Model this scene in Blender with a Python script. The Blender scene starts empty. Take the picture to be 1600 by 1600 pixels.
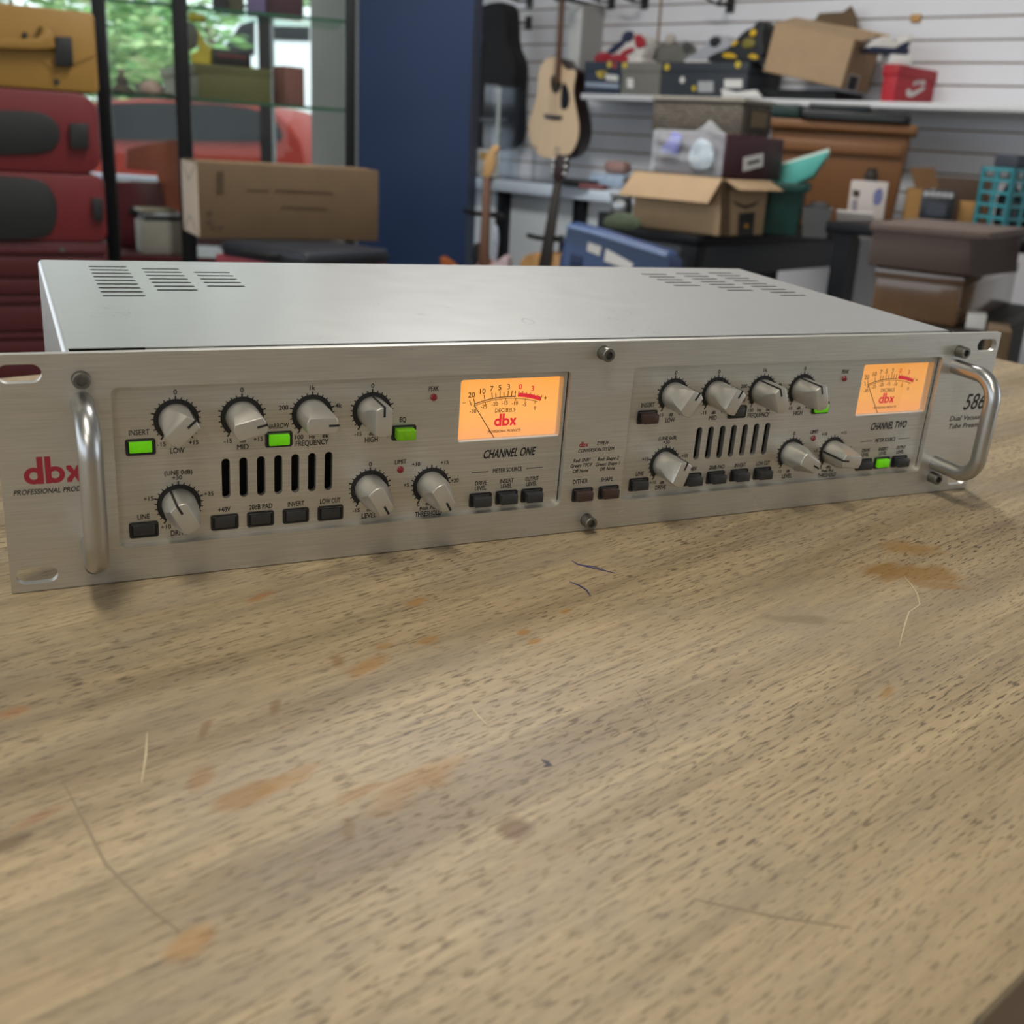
import bpy, bmesh, math, random
from mathutils import Vector, Matrix
random.seed(5)
S = bpy.context.scene
COL = S.collection
rad = math.radians

# ------------------------------------------------------------------ camera
# calibrated pose of the camera in the room (metres; floor is z = 0)
RR = Matrix(((0.8928967781, -0.4460014, 0.0617907880), (-0.0866403517, -0.3048562711, -0.9484493152), (0.4418470245, 0.8415137621, -0.3108468997)))
CR = Vector((0.00699, -0.40798, 1.06860))
FPX, CX, CY = 1676.47, 866.79, 774.80
cam = bpy.data.cameras.new('camera'); camo = bpy.data.objects.new('camera', cam); COL.objects.link(camo)
m3 = Matrix((RR[0], -RR[1], -RR[2])).transposed()
camo.matrix_world = Matrix.Translation(CR) @ m3.to_4x4()
cam.sensor_width = 36.0; cam.lens = 36.0 * FPX / 1600.0
cam.shift_x = -(CX - 800) / 1600.0; cam.shift_y = (CY - 800) / 1600.0
cam.clip_start = 0.02; cam.clip_end = 200
cam.dof.use_dof = True; cam.dof.focus_distance = 0.46; cam.dof.aperture_fstop = cam.lens / 2.6
S.camera = camo

# ------------------------------------------------------------------ world, lights, exposure
w = bpy.data.worlds.new('world'); S.world = w; w.use_nodes = True
wn = w.node_tree.nodes; wl = w.node_tree.links
bg = wn['Background']; bg.inputs[0].default_value = (0.84, 0.92, 1.0, 1); bg.inputs[1].default_value = 2.1
sun = bpy.data.lights.new('sun', 'SUN'); sun.energy = 2.2; sun.angle = rad(1.0); sun.color = (1.0, 0.95, 0.86)
suno = bpy.data.objects.new('sun', sun); COL.objects.link(suno); suno.rotation_euler = (rad(33), 0, rad(28))
def area(name, loc, sx, sy, e, col, rot=(0, 0, 0)):
    l = bpy.data.lights.new(name, 'AREA'); l.shape = 'RECTANGLE'; l.size = sx; l.size_y = sy; l.energy = e; l.color = col
    o = bpy.data.objects.new(name, l); COL.objects.link(o); o.location = loc; o.rotation_euler = rot; return o
for i, (x, y, e) in enumerate(((-0.2, -0.6, 22), (1.05, 2.0, 54), (-1.2, -2.2, 24))):  # the second lamp is added to brighten the slatwall
    area('ceiling_lamp_light', (x, y, 2.84), 0.28, 1.2, e, ((1.0, 0.93, 0.82), (1.0, 0.97, 0.93), (1.0, 0.93, 0.82))[i])
vs = S.view_settings
S.display_settings.display_device = 'sRGB'
vs.view_transform = 'Standard'; vs.look = 'None'; vs.exposure = 0.0; vs.gamma = 1.0; vs.use_curve_mapping = False

# ------------------------------------------------------------------ materials
def lin(h):
    if isinstance(h, str):
        c = [int(h[i:i + 2], 16) / 255 for i in (0, 2, 4)]
    else: c = [v / 255 for v in h]
    return tuple(x / 12.92 if x <= .04045 else ((x + .055) / 1.055) ** 2.4 for x in c)
MATS = {}
def nodes(name):
    m = bpy.data.materials.new(name); m.use_nodes = True
    nt = m.node_tree; return m, nt, nt.nodes['Principled BSDF']
def add(nt, t, **kw):
    n = nt.nodes.new(t)
    for k, v in kw.items():
        if k in n.inputs: n.inputs[k].default_value = v
        else: setattr(n, k, v)
    return n
def ramp(nt, src, stops):
    r = nt.nodes.new('ShaderNodeValToRGB'); e = r.color_ramp.elements
    while len(e) < len(stops): e.new(0.5)
    for q, (p, c) in zip(e, stops):
        q.position = p; q.color = (c, c, c, 1) if not isinstance(c, tuple) else (*c, 1)
    nt.links.new(src, r.inputs[0]); return r
def mixc(nt, fac, a, b, mode='MIX'):
    n = nt.nodes.new('ShaderNodeMix'); n.data_type = 'RGBA'; n.blend_type = mode
    for i, v in ((0, fac), (6, a), (7, b)):
        if hasattr(v, 'is_linked') or isinstance(v, bpy.types.NodeSocket): nt.links.new(v, n.inputs[i])
        elif isinstance(v, tuple): n.inputs[i].default_value = (*v, 1)
        else: n.inputs[i].default_value = v
    return n.outputs[2]
def M(name, col, rough=.55, metal=0.0, var=.12, scale=9.0, bump=0.0, stretch=(1, 1, 1), emit=0, coat=0, alpha=1.0, spec=.5):
    if name in MATS: return MATS[name]
    m, nt, p = nodes(name); c = lin(col)
    tc = add(nt, 'ShaderNodeTexCoord'); mp = add(nt, 'ShaderNodeMapping'); mp.inputs['Scale'].default_value = stretch
    nt.links.new(tc.outputs['Object'], mp.inputs[0])
    nz = add(nt, 'ShaderNodeTexNoise', Scale=scale, Detail=5.0, Roughness=.6); nt.links.new(mp.outputs[0], nz.inputs['Vector'])
    r = ramp(nt, nz.outputs['Fac'], [(.3, tuple(x * (1 - var) for x in c)), (.7, tuple(min(1, x * (1 + var)) for x in c))])
    nt.links.new(r.outputs[0], p.inputs['Base Color'])
    p.inputs['Roughness'].default_value = rough; p.inputs['Metallic'].default_value = metal
    p.inputs['Specular IOR Level'].default_value = spec
    if coat: p.inputs['Coat Weight'].default_value = coat
    if alpha < 1: p.inputs['Alpha'].default_value = alpha
    if emit: p.inputs['Emission Strength'].default_value = emit; p.inputs['Emission Color'].default_value = (*c, 1)
    if bump:
        b = add(nt, 'ShaderNodeBump', Strength=bump, Distance=.002); nt.links.new(nz.outputs['Fac'], b.inputs['Height']); nt.links.new(b.outputs[0], p.inputs['Normal'])
    MATS[name] = m; return m
def glass(name, tint=(1, 1, 1), gloss=.06, rough=.02):
    if name in MATS: return MATS[name]
    m, nt, p = nodes(name); nt.nodes.remove(p); out = nt.nodes['Material Output']
    t = add(nt, 'ShaderNodeBsdfTransparent'); t.inputs[0].default_value = (*tint, 1)
    g = add(nt, 'ShaderNodeBsdfGlossy'); g.inputs['Roughness'].default_value = rough
    lw = add(nt, 'ShaderNodeLayerWeight', Blend=.35)
    ml = add(nt, 'ShaderNodeMath', operation='MULTIPLY_ADD'); ml.inputs[1].default_value = .2; ml.inputs[2].default_value = gloss
    nt.links.new(lw.outputs['Fresnel'], ml.inputs[0])
    mx = add(nt, 'ShaderNodeMixShader'); nt.links.new(ml.outputs[0], mx.inputs[0]); nt.links.new(t.outputs[0], mx.inputs[1]); nt.links.new(g.outputs[0], mx.inputs[2])
    nt.links.new(mx.outputs[0], out.inputs[0]); MATS[name] = m; return m

# ------------------------------------------------------------------ mesh builder
class MB:
    def __init__(s): s.v = []; s.f = []
    def add(s, v, f):
        b = len(s.v); s.v += [tuple(p) for p in v]; s.f += [tuple(b + i for i in q) for q in f]; return s
    def box(s, x0, x1, y0, y1, z0, z1):
        return s.add([(x0, y0, z0), (x1, y0, z0), (x1, y1, z0), (x0, y1, z0), (x0, y0, z1), (x1, y0, z1), (x1, y1, z1), (x0, y1, z1)],
                     [(0, 3, 2, 1), (4, 5, 6, 7), (0, 1, 5, 4), (1, 2, 6, 5), (2, 3, 7, 6), (3, 0, 4, 7)])
    def prism(s, pts, y0, y1, ax='y'):        # outline (u, w) extruded along y (default) or along z
        n = len(pts)
        a = sum(pts[i][0] * pts[(i + 1) % n][1] - pts[(i + 1) % n][0] * pts[i][1] for i in range(n))
        if a < 0: pts = pts[::-1]
        if ax == 'z':
            v = [(p[0], p[1], y0) for p in pts] + [(p[0], p[1], y1) for p in pts]
            return s.add(v, [tuple(range(n - 1, -1, -1)), tuple(range(n, 2 * n))] + [(i, (i + 1) % n, n + (i + 1) % n, n + i) for i in range(n)])
        v = [(p[0], y0, p[1]) for p in pts] + [(p[0], y1, p[1]) for p in pts]
        return s.add(v, [tuple(range(n)), tuple(range(2 * n - 1, n - 1, -1))] + [(i, n + i, n + (i + 1) % n, (i + 1) % n) for i in range(n)])
    def lathe(s, prof, n=32, axis='z', o=(0, 0, 0)):   # prof: (radius, height)
        v = []; f = []
        for r, h in prof:
            for i in range(n):
                a = 2 * math.pi * i / n; c, d = r * math.cos(a), r * math.sin(a)
                v.append({'z': (c, d, h), 'y': (c, -h, d), 'x': (h, c, d)}[axis])
        v = [(p[0] + o[0], p[1] + o[1], p[2] + o[2]) for p in v]
        for k in range(len(prof) - 1):
            for i in range(n):
                j = (i + 1) % n; f.append((k * n + i, k * n + j, (k + 1) * n + j, (k + 1) * n + i))
        f.append(tuple(range(n - 1, -1, -1))); f.append(tuple((len(prof) - 1) * n + i for i in range(n)))
        return s.add(v, f)
    def tube(s, path, r, n=12, cap=True):
        P = [Vector(p) for p in path]; v = []; f = []
        prev = None
        for k, p in enumerate(P):
            t = (P[min(k + 1, len(P) - 1)] - P[max(k - 1, 0)]).normalized()
            if prev is None:
                a = Vector((0, 0, 1)) if abs(t.z) < .9 else Vector((1, 0, 0)); u = t.cross(a).normalized()
            else: u = (prev - t * prev.dot(t)).normalized()
            prev = u; b = t.cross(u); rr = r[k] if isinstance(r, (list, tuple)) else r
            for i in range(n):
                a = 2 * math.pi * i / n; v.append(p + (u * math.cos(a) + b * math.sin(a)) * rr)
        for k in range(len(P) - 1):
            for i in range(n):
                j = (i + 1) % n; f.append((k * n + i, k * n + j, (k + 1) * n + j, (k + 1) * n + i))
        if cap: f.append(tuple(range(n - 1, -1, -1))); f.append(tuple((len(P) - 1) * n + i for i in range(n)))
        return s.add(v, f)
    def xf(s, mat):
        s.v = [tuple(mat @ Vector(p)) for p in s.v]; return s
    def ob(s, name, mat, parent=None, bevel=0, seg=2, label=None, loc=None, rot=None, ang=35, recalc=True):
        me = bpy.data.meshes.new(name)
        me.from_pydata(s.v, [], s.f)
        if recalc or bevel:
            bm = bmesh.new(); bm.from_mesh(me)
            if recalc: bmesh.ops.recalc_face_normals(bm, faces=bm.faces)
            if bevel:
                ed = [e for e in bm.edges if len(e.link_faces) == 2 and e.calc_face_angle(0) > rad(30)]
                bmesh.ops.bevel(bm, geom=ed, offset=bevel, segments=seg, affect='EDGES', profile=.5, clamp_overlap=True)
            bm.to_mesh(me); bm.free()
        me.polygons.foreach_set('use_smooth', [True] * len(me.polygons)); me.set_sharp_from_angle(angle=rad(ang))
        me.materials.append(mat)
        return link(name, me, parent, label, loc, rot)
def link(name, me, parent=None, label=None, loc=None, rot=None):
    o = bpy.data.objects.new(name, me); COL.objects.link(o)
    if parent: o.parent = parent
    if label: o['label'] = label
    if loc: o.location = loc
    if rot: o.rotation_euler = rot
    return o
def thing(name, label, cat, loc=(0, 0, 0), psi=0, group=None):
    o = bpy.data.objects.new(name, None); o.empty_display_size = .05; COL.objects.link(o)
    o.location = loc; o.rotation_euler = (0, 0, psi); o['label'] = label; o['category'] = cat
    if group: o['group'] = group
    return o
def tag(o, label, cat, group=None, kind=None):
    o['label'] = label; o['category'] = cat
    if group: o['group'] = group
    if kind: o['kind'] = kind
    return o
def struct(o, label=None):
    o['kind'] = 'structure'
    if label: o['label'] = label
    return o
def plate(outer, holes, t):
    """flat plate in (x, z) with real holes, thickness t along +y from y = 0: returns (verts, faces)"""
    cu = bpy.data.curves.new('p', 'CURVE'); cu.dimensions = '2D'; cu.fill_mode = 'BOTH'; cu.extrude = t / 2
    for ring in [outer] + holes:
        sp = cu.splines.new('POLY'); sp.points.add(len(ring) - 1); sp.use_cyclic_u = True
        for q, (x, z) in zip(sp.points, ring): q.co = (x, z, 0, 1)
    o = bpy.data.objects.new('p', cu); COL.objects.link(o)
    dg = bpy.context.evaluated_depsgraph_get(); dg.update()
    me = bpy.data.meshes.new_from_object(o.evaluated_get(dg))
    v = [(p.co.x, t / 2 - p.co.z, p.co.y) for p in me.vertices]; f = [tuple(q.vertices) for q in me.polygons]
    bpy.data.objects.remove(o); bpy.data.curves.remove(cu); bpy.data.meshes.remove(me)
    return v, f
def rrect(x0, x1, z0, z1, r, n=5):
    p = []
    for cx, cz, a0 in ((x1 - r, z1 - r, 0), (x0 + r, z1 - r, 90), (x0 + r, z0 + r, 180), (x1 - r, z0 + r, 270)):
        for i in range(n + 1):
            a = rad(a0 + 90 * i / n); p.append((cx + r * math.cos(a), cz + r * math.sin(a)))
    return p
def circ(x, z, r, n=28): return [(x + r * math.cos(2 * math.pi * i / n), z + r * math.sin(2 * math.pi * i / n)) for i in range(n)]
def smooth(pts, it=2, closed=True):
    for _ in range(it):
        q = []; n = len(pts)
        for i in range(n if closed else n - 1):
            a, b = pts[i], pts[(i + 1) % n]
            q.append((a[0] * .75 + b[0] * .25, a[1] * .75 + b[1] * .25)); q.append((a[0] * .25 + b[0] * .75, a[1] * .25 + b[1] * .75))
        pts = q
    return pts

# ------------------------------------------------------------------ where things stand: photo measurements turned into places
PSI0 = math.atan2(-0.4460014, 0.8928968)
def ray(x, y): return RR.transposed() @ Vector(((x - CX) / FPX, (y - CY) / FPX, 1))
def at(x, y, D): return CR + D * ray(x, y)
def at_z(x, y, z):
    d = ray(x, y); return CR + d * ((z - CR.z) / d.z)
WA = Vector((3.15, 2.67, 0)); WPSI = rad(-68.0)                       # slatwall: a point on it and its direction
WU = Vector((math.cos(WPSI), math.sin(WPSI), 0)); WN = Vector((math.sin(WPSI), -math.cos(WPSI), 0))   # along the wall towards us, out into the room
def on_wall(x, y, off):
    d = ray(x, y); return CR + d * (((WA - CR).dot(WN) + off) / d.dot(WN))
class Fr:
    """an upright frame at a point: u to the right, y away from the viewer, z up"""
    def __init__(s, o, yaw=0, psi=None):
        s.o = Vector(o); s.psi = PSI0 + rad(yaw) if psi is None else psi
        s.ux = Vector((math.cos(s.psi), math.sin(s.psi), 0)); s.uy = Vector((-math.sin(s.psi), math.cos(s.psi), 0))
    def uv(s, x, y, off=0, side=False):
        d = ray(x, y); n = s.ux if side else s.uy
        p = CR + d * (((s.o - CR).dot(n) + off) / d.dot(n)) - s.o
        return (p.dot(s.uy if side else s.ux), p.z)
    def poly(s, pts, off=0): return [s.uv(x, y, off) for x, y in pts]
WYAW = math.degrees(WPSI - PSI0)
def corner(o, yaw, xl, xr, ytop, xc, ybot, psi=None):
    """a box whose nearest upright edge stands at o: its frame, length to the left, width to the right, height"""
    F = Fr(o, yaw, psi); ym = (ytop + ybot) / 2
    L = -F.uv(xl, ym)[0]; W = F.uv(xr, ym, side=True)[0]; H = F.uv(xc, ytop)[1]
    return F, L, W, H
# ------------------------------------------------------------------ the room shell
floor_m = M('floor_vinyl', '8a8378', .5, var=.08, scale=3)
struct(MB().box(-6, 6.2, -4.2, 6.9, -.1, 0).ob('floor', floor_m))
struct(MB().box(-6, 6.2, -4.2, 6.9, 2.9, 3.0).ob('ceiling', M('ceiling_paint', 'dcdad4', .9, var=.03)))
white = M('slat_white', 'dcdce0', .42, var=.03, scale=2)
groove = M('slat_groove', '8c7358', .8, var=.1)
F_wall = Fr(WA, psi=WPSI)                       # x along the wall towards us, y into the wall
zl = F_wall.uv(1500, 98)[1] % 0.0765
mb = MB(); UL = F_wall.uv(650, 200)[0]
z = 0.72
struct(MB().box(UL, 3.4, .010, .09, 0, 2.9).ob('wall_right', groove, loc=WA, rot=(0, 0, WPSI)))
zz = zl
while zz < .80: zz += .0765
mb.box(UL, 3.4, -.001, .012, 0, zz - .0035)
while zz < 2.86:
    mb.box(UL, 3.4, -.001, .012, zz + .0035, min(zz + .0765 - .0035, 2.9)); zz += .0765
struct(mb.ob('wall_right_slats', white, loc=WA, rot=(0, 0, WPSI)))
u, v = F_wall.uv(1032, 20)
struct(MB().box(u - .006, u + .006, -.004, 0, v - .13, 2.88).ob('trim_1', groove, loc=WA, rot=(0, 0, WPSI)))
# blue partition between the window side and the slatwall
blue = M('blue_paint', '08284f', .6, var=.03, scale=3)
Fb = Fr(at(650, 390, 4.25), 0)
ub0 = Fb.uv(560, 220)[0]; ub1 = Fb.uv(733, 220)[0]; zb = -Fb.o.z
struct(MB().box(ub0, ub1, 0, .5, zb, 2.9 + zb).ob('wall_center', blue, loc=Fb.o, rot=(0, 0, Fb.psi)))
ua = Fb.uv(556, 120)[0]
struct(MB().box(ua, ub0 - .001, -.004, .03, zb, 2.9 + zb).ob('trim_2', M('grey_trim', '6d7273', .5), loc=Fb.o, rot=(0, 0, Fb.psi)))
# window wall
Fw = Fr(at(350, 200, 5.6), 0); zw = -Fw.o.z
sill = Fw.uv(205, 275)[1]
dark_wall = M('dark_wall_paint', '4a2a2c', .7, var=.06)
struct(MB().box(-2.6, 1.2, 0, .12, zw, sill - .03).ob('wall_back', dark_wall, loc=Fw.o, rot=(0, 0, Fw.psi)))
struct(MB().box(-2.6, 1.2, 0, .12, 2.55 + zw, 2.9 + zw).ob('wall_back_lintel', M('ceiling_paint', ''), loc=Fw.o, rot=(0, 0, Fw.psi)))
win = thing('window_1', 'large shop window behind the black display cabinet', 'window', Fw.o, Fw.psi); del win['category']; win['kind'] = 'structure'
frame_m = M('window_frame_metal', '2b2626', .5)
MB().box(-2.6, 1.2, -.06, .12, sill - .03, sill).ob('window_sill', M('sill_white', 'c9cce0', .35, var=.02), win)
um0 = Fw.uv(405, 150)[0]; um1 = Fw.uv(424, 150)[0]
MB().box(um0, um1, 0, .08, sill, 2.55 + zw).box(-1.98, -1.90, 0, .08, sill, 2.55 + zw).box(-2.6, 1.2, 0, .08, 2.49 + zw, 2.55 + zw).ob('window_frame', frame_m, win)
MB().box(-1.9, um0, .035, .041, sill, 2.49 + zw).box(um1, 1.2, .035, .041, sill, 2.49 + zw).ob('window_pane', glass('window_glass', (.97, 1, .98), .006), win)
wp = M('wall_paint', 'b5b0a8', .9, var=.03)
struct(MB().box(-2.75, -2.6, -4.2, 6.6, 0, .75).ob('wall_left', wp)); struct(MB().box(-2.75, -2.6, -4.2, 6.6, 2.6, 2.9).ob('wall_left_lintel', wp)); struct(MB().box(-2.75, 5.6, -4.3, -4.15, 0, 2.9).ob('wall_front', wp))
for i, (x, y) in enumerate(((-0.2, -0.6), (1.05, 2.0), (-1.2, -2.2))):
    o = thing('ceiling_lamp', ('white strip lamp on the ceiling above the wooden table', 'white strip lamp on the ceiling between the table and the slatwall', 'white strip lamp on the ceiling behind the viewer')[i], 'lamp', (x, y, 2.9))
    MB().box(-.16, .16, -.63, .63, -.05, -.001).ob('lamp_housing', M('lamp_white', 'eeeeea', .5), o)

# ------------------------------------------------------------------ the wooden table
E_ = Matrix(((0.9999941638, 0.0000765393, -0.0034156348), (0.0000765393, 0.9989962245, 0.0447943933), (0.0034156348, -0.0447943933, 0.9989903882)))
T = Matrix.Translation((0, 0, .9)) @ E_.transposed().to_4x4()       # the table leans by two and a half degrees
table = thing('wooden_table', 'large worn light oak table in the foreground with stains and pen marks', 'table')
table.matrix_world = T
GA = rad(15.5); G0 = Vector((.18, -.285, 0))
def togr(x, y):
    p = Matrix.Rotation(-GA, 2) @ Vector((x - G0.x, y - G0.y)); return p
def wood():
    m, nt, p = nodes('oak_top'); L = nt.links.new
    tc = add(nt, 'ShaderNodeTexCoord')
    def noise(sx, sy, scale, detail=4, rough=.55, dist=0.0):
        mp = add(nt, 'ShaderNodeMapping'); mp.inputs['Scale'].default_value = (sx, sy, 1); L(tc.outputs['Object'], mp.inputs[0])
        n = add(nt, 'ShaderNodeTexNoise', Scale=scale, Detail=float(detail), Roughness=rough, Distortion=dist); L(mp.outputs[0], n.inputs['Vector']); return n.outputs['Fac']
    band = ramp(nt, noise(1.2, 14, 3.0, 6, .6, .4), [(.28, lin('827157')), (.5, lin('a69373')), (.72, lin('b8a481'))]).outputs[0]
    fine = ramp(nt, noise(2, 46, 9, 4, .7), [(.3, .60), (.62, 1.0)]).outputs[0]
    c = mixc(nt, .62, band, fine, 'MULTIPLY')
    patch = ramp(nt, noise(1, 2.2, 5, 5, .65), [(.36, 0.0), (.62, 1.0)]).outputs[0]
    # short dark pores along the grain
    pore = ramp(nt, noise(24, 170, 6.0, 2, .5), [(.57, 0.0), (.63, 1.0)]).outputs[0]
    pm = add(nt, 'ShaderNodeMath', operation='MULTIPLY'); L(pore, pm.inputs[0]); 
    pr = ramp(nt, noise(1, 1.5, 7, 3, .6), [(.34, .25), (.6, .92)]).outputs[0]; L(pr, pm.inputs[1])
    c = mixc(nt, pm.outputs[0], c, lin('514331'))
    pore2 = ramp(nt, noise(3.0, 70, 6.0, 5, .65, .15), [(.53, 0.0), (.68, .7)]).outputs[0]
    pm2 = add(nt, 'ShaderNodeMath', operation='MULTIPLY'); L(pore2, pm2.inputs[0]); L(patch, pm2.inputs[1])
    c = mixc(nt, pm2.outputs[0], c, lin('524736'))
    # greyish worn dirt
    dirt = ramp(nt, noise(1, 2.6, 9, 6, .7, .5), [(.47, 0.0), (.72, .6)]).outputs[0]
    c = mixc(nt, dirt, c, lin('837a6c'))
    # brown spills with ragged edges (place, half lengths, turn, colour, strength)
    wob = add(nt, 'ShaderNodeTexNoise', Scale=60.0, Detail=4.0); 
    mpw = add(nt, 'ShaderNodeMapping'); mpw.inputs['Scale'].default_value = (.5, 2.2, 1); L(tc.outputs['Object'], mpw.inputs[0]); L(mpw.outputs[0], wob.inputs['Vector'])
    for sx, sy, a, b, t, colr, st in STAINS:
        q = togr(sx, sy)
        mp = add(nt, 'ShaderNodeMapping', vector_type='TEXTURE'); mp.inputs['Location'].default_value = (q[0], q[1], 0); mp.inputs['Rotation'].default_value = (0, 0, rad(t)); mp.inputs['Scale'].default_value = (a, b, 1)
        L(tc.outputs['Object'], mp.inputs[0])
        xy = add(nt, 'ShaderNodeVectorMath', operation='MULTIPLY'); xy.inputs[1].default_value = (1, 1, 0); L(mp.outputs[0], xy.inputs[0])
        ln = add(nt, 'ShaderNodeVectorMath', operation='LENGTH'); L(xy.outputs[0], ln.inputs[0])
        ad = add(nt, 'ShaderNodeMath', operation='MULTIPLY_ADD'); L(wob.outputs['Fac'], ad.inputs[0]); ad.inputs[1].default_value = 2.0; L(ln.outputs['Value'], ad.inputs[2])
        r = ramp(nt, ad.outputs[0], [(.0, 0), (1, 0)]); e = r.color_ramp.elements
        mr = add(nt, 'ShaderNodeMapRange'); mr.inputs['From Min'].default_value = 1.55; mr.inputs['From Max'].default_value = 2.15; mr.inputs['To Min'].default_value = st; mr.inputs['To Max'].default_value = 0.0
        nt.nodes.remove(r); L(ad.outputs[0], mr.inputs['Value'])
        c = mixc(nt, mr.outputs[0], c, mixc(nt, .25, lin(colr), c, 'MIX'))
    L(c, p.inputs['Base Color'])
    p.inputs['Roughness'].default_value = .5; p.inputs['Specular IOR Level'].default_value = .35
    b = add(nt, 'ShaderNodeBump', Strength=.25, Distance=.0006); L(pore, b.inputs['Height']); b.invert = True; L(b.outputs[0], p.inputs['Normal'])
    return m
Tinv = T.inverted()
def tab(px, py):
    """the spot on the table top seen at a photo position"""
    o = Tinv @ CR; d = Tinv.to_3x3() @ ray(px, py); q = o + d * (-o.z / d.z); return q.x, q.y
def stain(px, py, hx, hy, t, colr, st): 
    x, y = tab(px, py); return (x, y, hx, hy, t, colr, st)
STAINS = [stain(1430, 896, .030, .0105, -42, '86601f', .9), stain(1422, 858, .017, .009, -35, '8f6a2a', .85), stain(1468, 915, .018, .004, -42, '86601f', .7),
          stain(388, 1241, .0105, .0055, 12, '8a6226', .85), stain(456, 1216, .010, .004, 10, '967036', .7), stain(640, 1228, .016, .007, 8, '8f6a30', .75), stain(560, 1240, .011, .0025, 5, '8f6a30', .7), stain(685, 1222, .007, .005, 5, '8f6a30', .6),
          stain(803, 1296, .0055, .005, 0, '5a3a10', .95), stain(575, 1040, .010, .004, 12, '9a6c28', .7), stain(668, 1000, .006, .003, 0, '8f672a', .8), stain(818, 988, .003, .0022, 0, '96661c', .9), stain(835, 1002, .0035, .002, 0, '9a6c20', .9),
          stain(652, 941, .006, .0035, 20, '946a2a', .8), stain(598, 1009, .005, .003, 0, '946c30', .7), stain(315, 1216, .007, .004, 40, '8a6030', .7), stain(407, 932, .006, .002, 15, '94622c', .7), stain(1386, 1080, .007, .002, 10, '8a6426', .8), stain(885, 955, .005, .002, 10, '9a6c20', .8),
          stain(300, 1470, .006, .0035, 20, 'a0702a', .6), stain(527, 1032, .006, .003, 70, '7a5424', .7), stain(545, 1298, .006, .002, 60, '70502a', .7), stain(430, 1105, .006, .0022, 50, '6b4c28', .8), stain(320, 1140, .006, .0018, 50, '6b4c28', .7), stain(1252, 968, .020, .0035, -38, '786a50', .8), stain(20, 1112, .005, .003, 0, 'a06a38', .6), stain(55, 1280, .008, .002, 12, '8a5a34', .6), stain(10, 1320, .007, .003, 10, '5a4430', .8)]
woodm = wood()
edge_m = M('oak_edge', '6e573c', .55, var=.15, scale=6, stretch=(1, 1, 14))
th = .030
# top outline in grain coordinates: x along the front edge, y away
tp = [togr(*p) for p in ((-.95, -.5982), (.9025, -.0846), (.70, .645), (-.80, .135))]
b0 = togr(-.02, .335); 
tp = [(-1.15, 0), (tp[1][0], 0), (tp[1][0], .62), (-1.15, .62)]
top = MB().prism([tuple(p) for p in tp], -.004, 0, 'z').ob('tabletop', woodm, table, loc=G0, rot=(0, 0, GA))
MB().prism([(-1.15, .001), (tp[1][0] - .001, .001), (tp[1][0] - .001, .619), (-1.15, .619)], -th, -.004, 'z').ob('edge_band', edge_m, table, loc=G0, rot=(0, 0, GA))
MB().box(-1.05, tp[1][0] - .1, .08, .10, -.12, -th).box(-1.05, tp[1][0] - .1, .52, .54, -.12, -th).ob('apron', edge_m, table, loc=G0, rot=(0, 0, GA))
for x, y in ((-1.08, .06), (tp[1][0] - .12, .06), (-1.08, .5), (tp[1][0] - .12, .5)):
    q = T @ (Matrix.Rotation(GA, 3, 'Z') @ Vector((x, y, 0)) + G0)
    MB().box(x, x + .07, y, y + .07, -q.z + .03, -th).ob('leg', edge_m, table, loc=G0, rot=(0, 0, GA), bevel=.004)
# pen strokes and scratches: thin marks lying on the wood
ink = M('blue_ink', '2a2f66', .5); scr = M('pale_scratch', 'b9a988', .6)
def mark(name, mat, px, wd):
    P = [Vector((*tab(*q), .00015)) for q in px]; mb = MB()
    v = []
    for i, p in enumerate(P):
        t = (P[min(i + 1, len(P) - 1)] - P[max(0, i - 1)]).normalized(); n = Vector((-t.y, t.x, 0)) * wd * (.3 if i in (0, len(P) - 1) else 1) / 2
        v += [p - n, p + n, p + n - Vector((0, 0, .00012)), p - n - Vector((0, 0, .00012))]
    f = [(4 * i + a, 4 * i + 4 + a, 4 * i + 4 + (a + 1) % 4, 4 * i + (a + 1) % 4) for i in range(len(P) - 1) for a in range(4)]
    mb.add(v, f).ob(name, mat, table)
mark('pen_mark', ink, [(893, 876), (903, 882), (922, 887), (945, 892), (962, 896)], .0008); mark('pen_mark', ink, [(900, 882), (925, 885), (942, 889)], .0008)
mark('pen_mark', ink, [(890, 909), (905, 915), (916, 922), (923, 932)], .0008); mark('pen_mark', M('dark_ink', '2e2a3c'), [(846, 1187), (853, 1190), (860, 1196), (852, 1198), (858, 1190)], .0012)
mark('scratch', scr, [(1412, 900), (1424, 914), (1433, 928), (1437, 945), (1420, 957), (1414, 975), (1405, 1010)], .0006)
mark('scratch', scr, [(230, 1145), (228, 1180), (221, 1225)], .0007); mark('scratch', M('dark_scratch', '86765e'), [(95, 1215), (130, 1280), (165, 1350), (235, 1420), (280, 1455)], .0006)
mark('scratch', MATS['dark_scratch'], [(993, 1077), (1010, 1100), (1030, 1150)], .0006); mark('scratch', scr, [(735, 1103), (748, 1120), (762, 1135)], .0006); mark('scratch', MATS['dark_scratch'], [(1085, 1405), (1200, 1430), (1330, 1450)], .0008)

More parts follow.
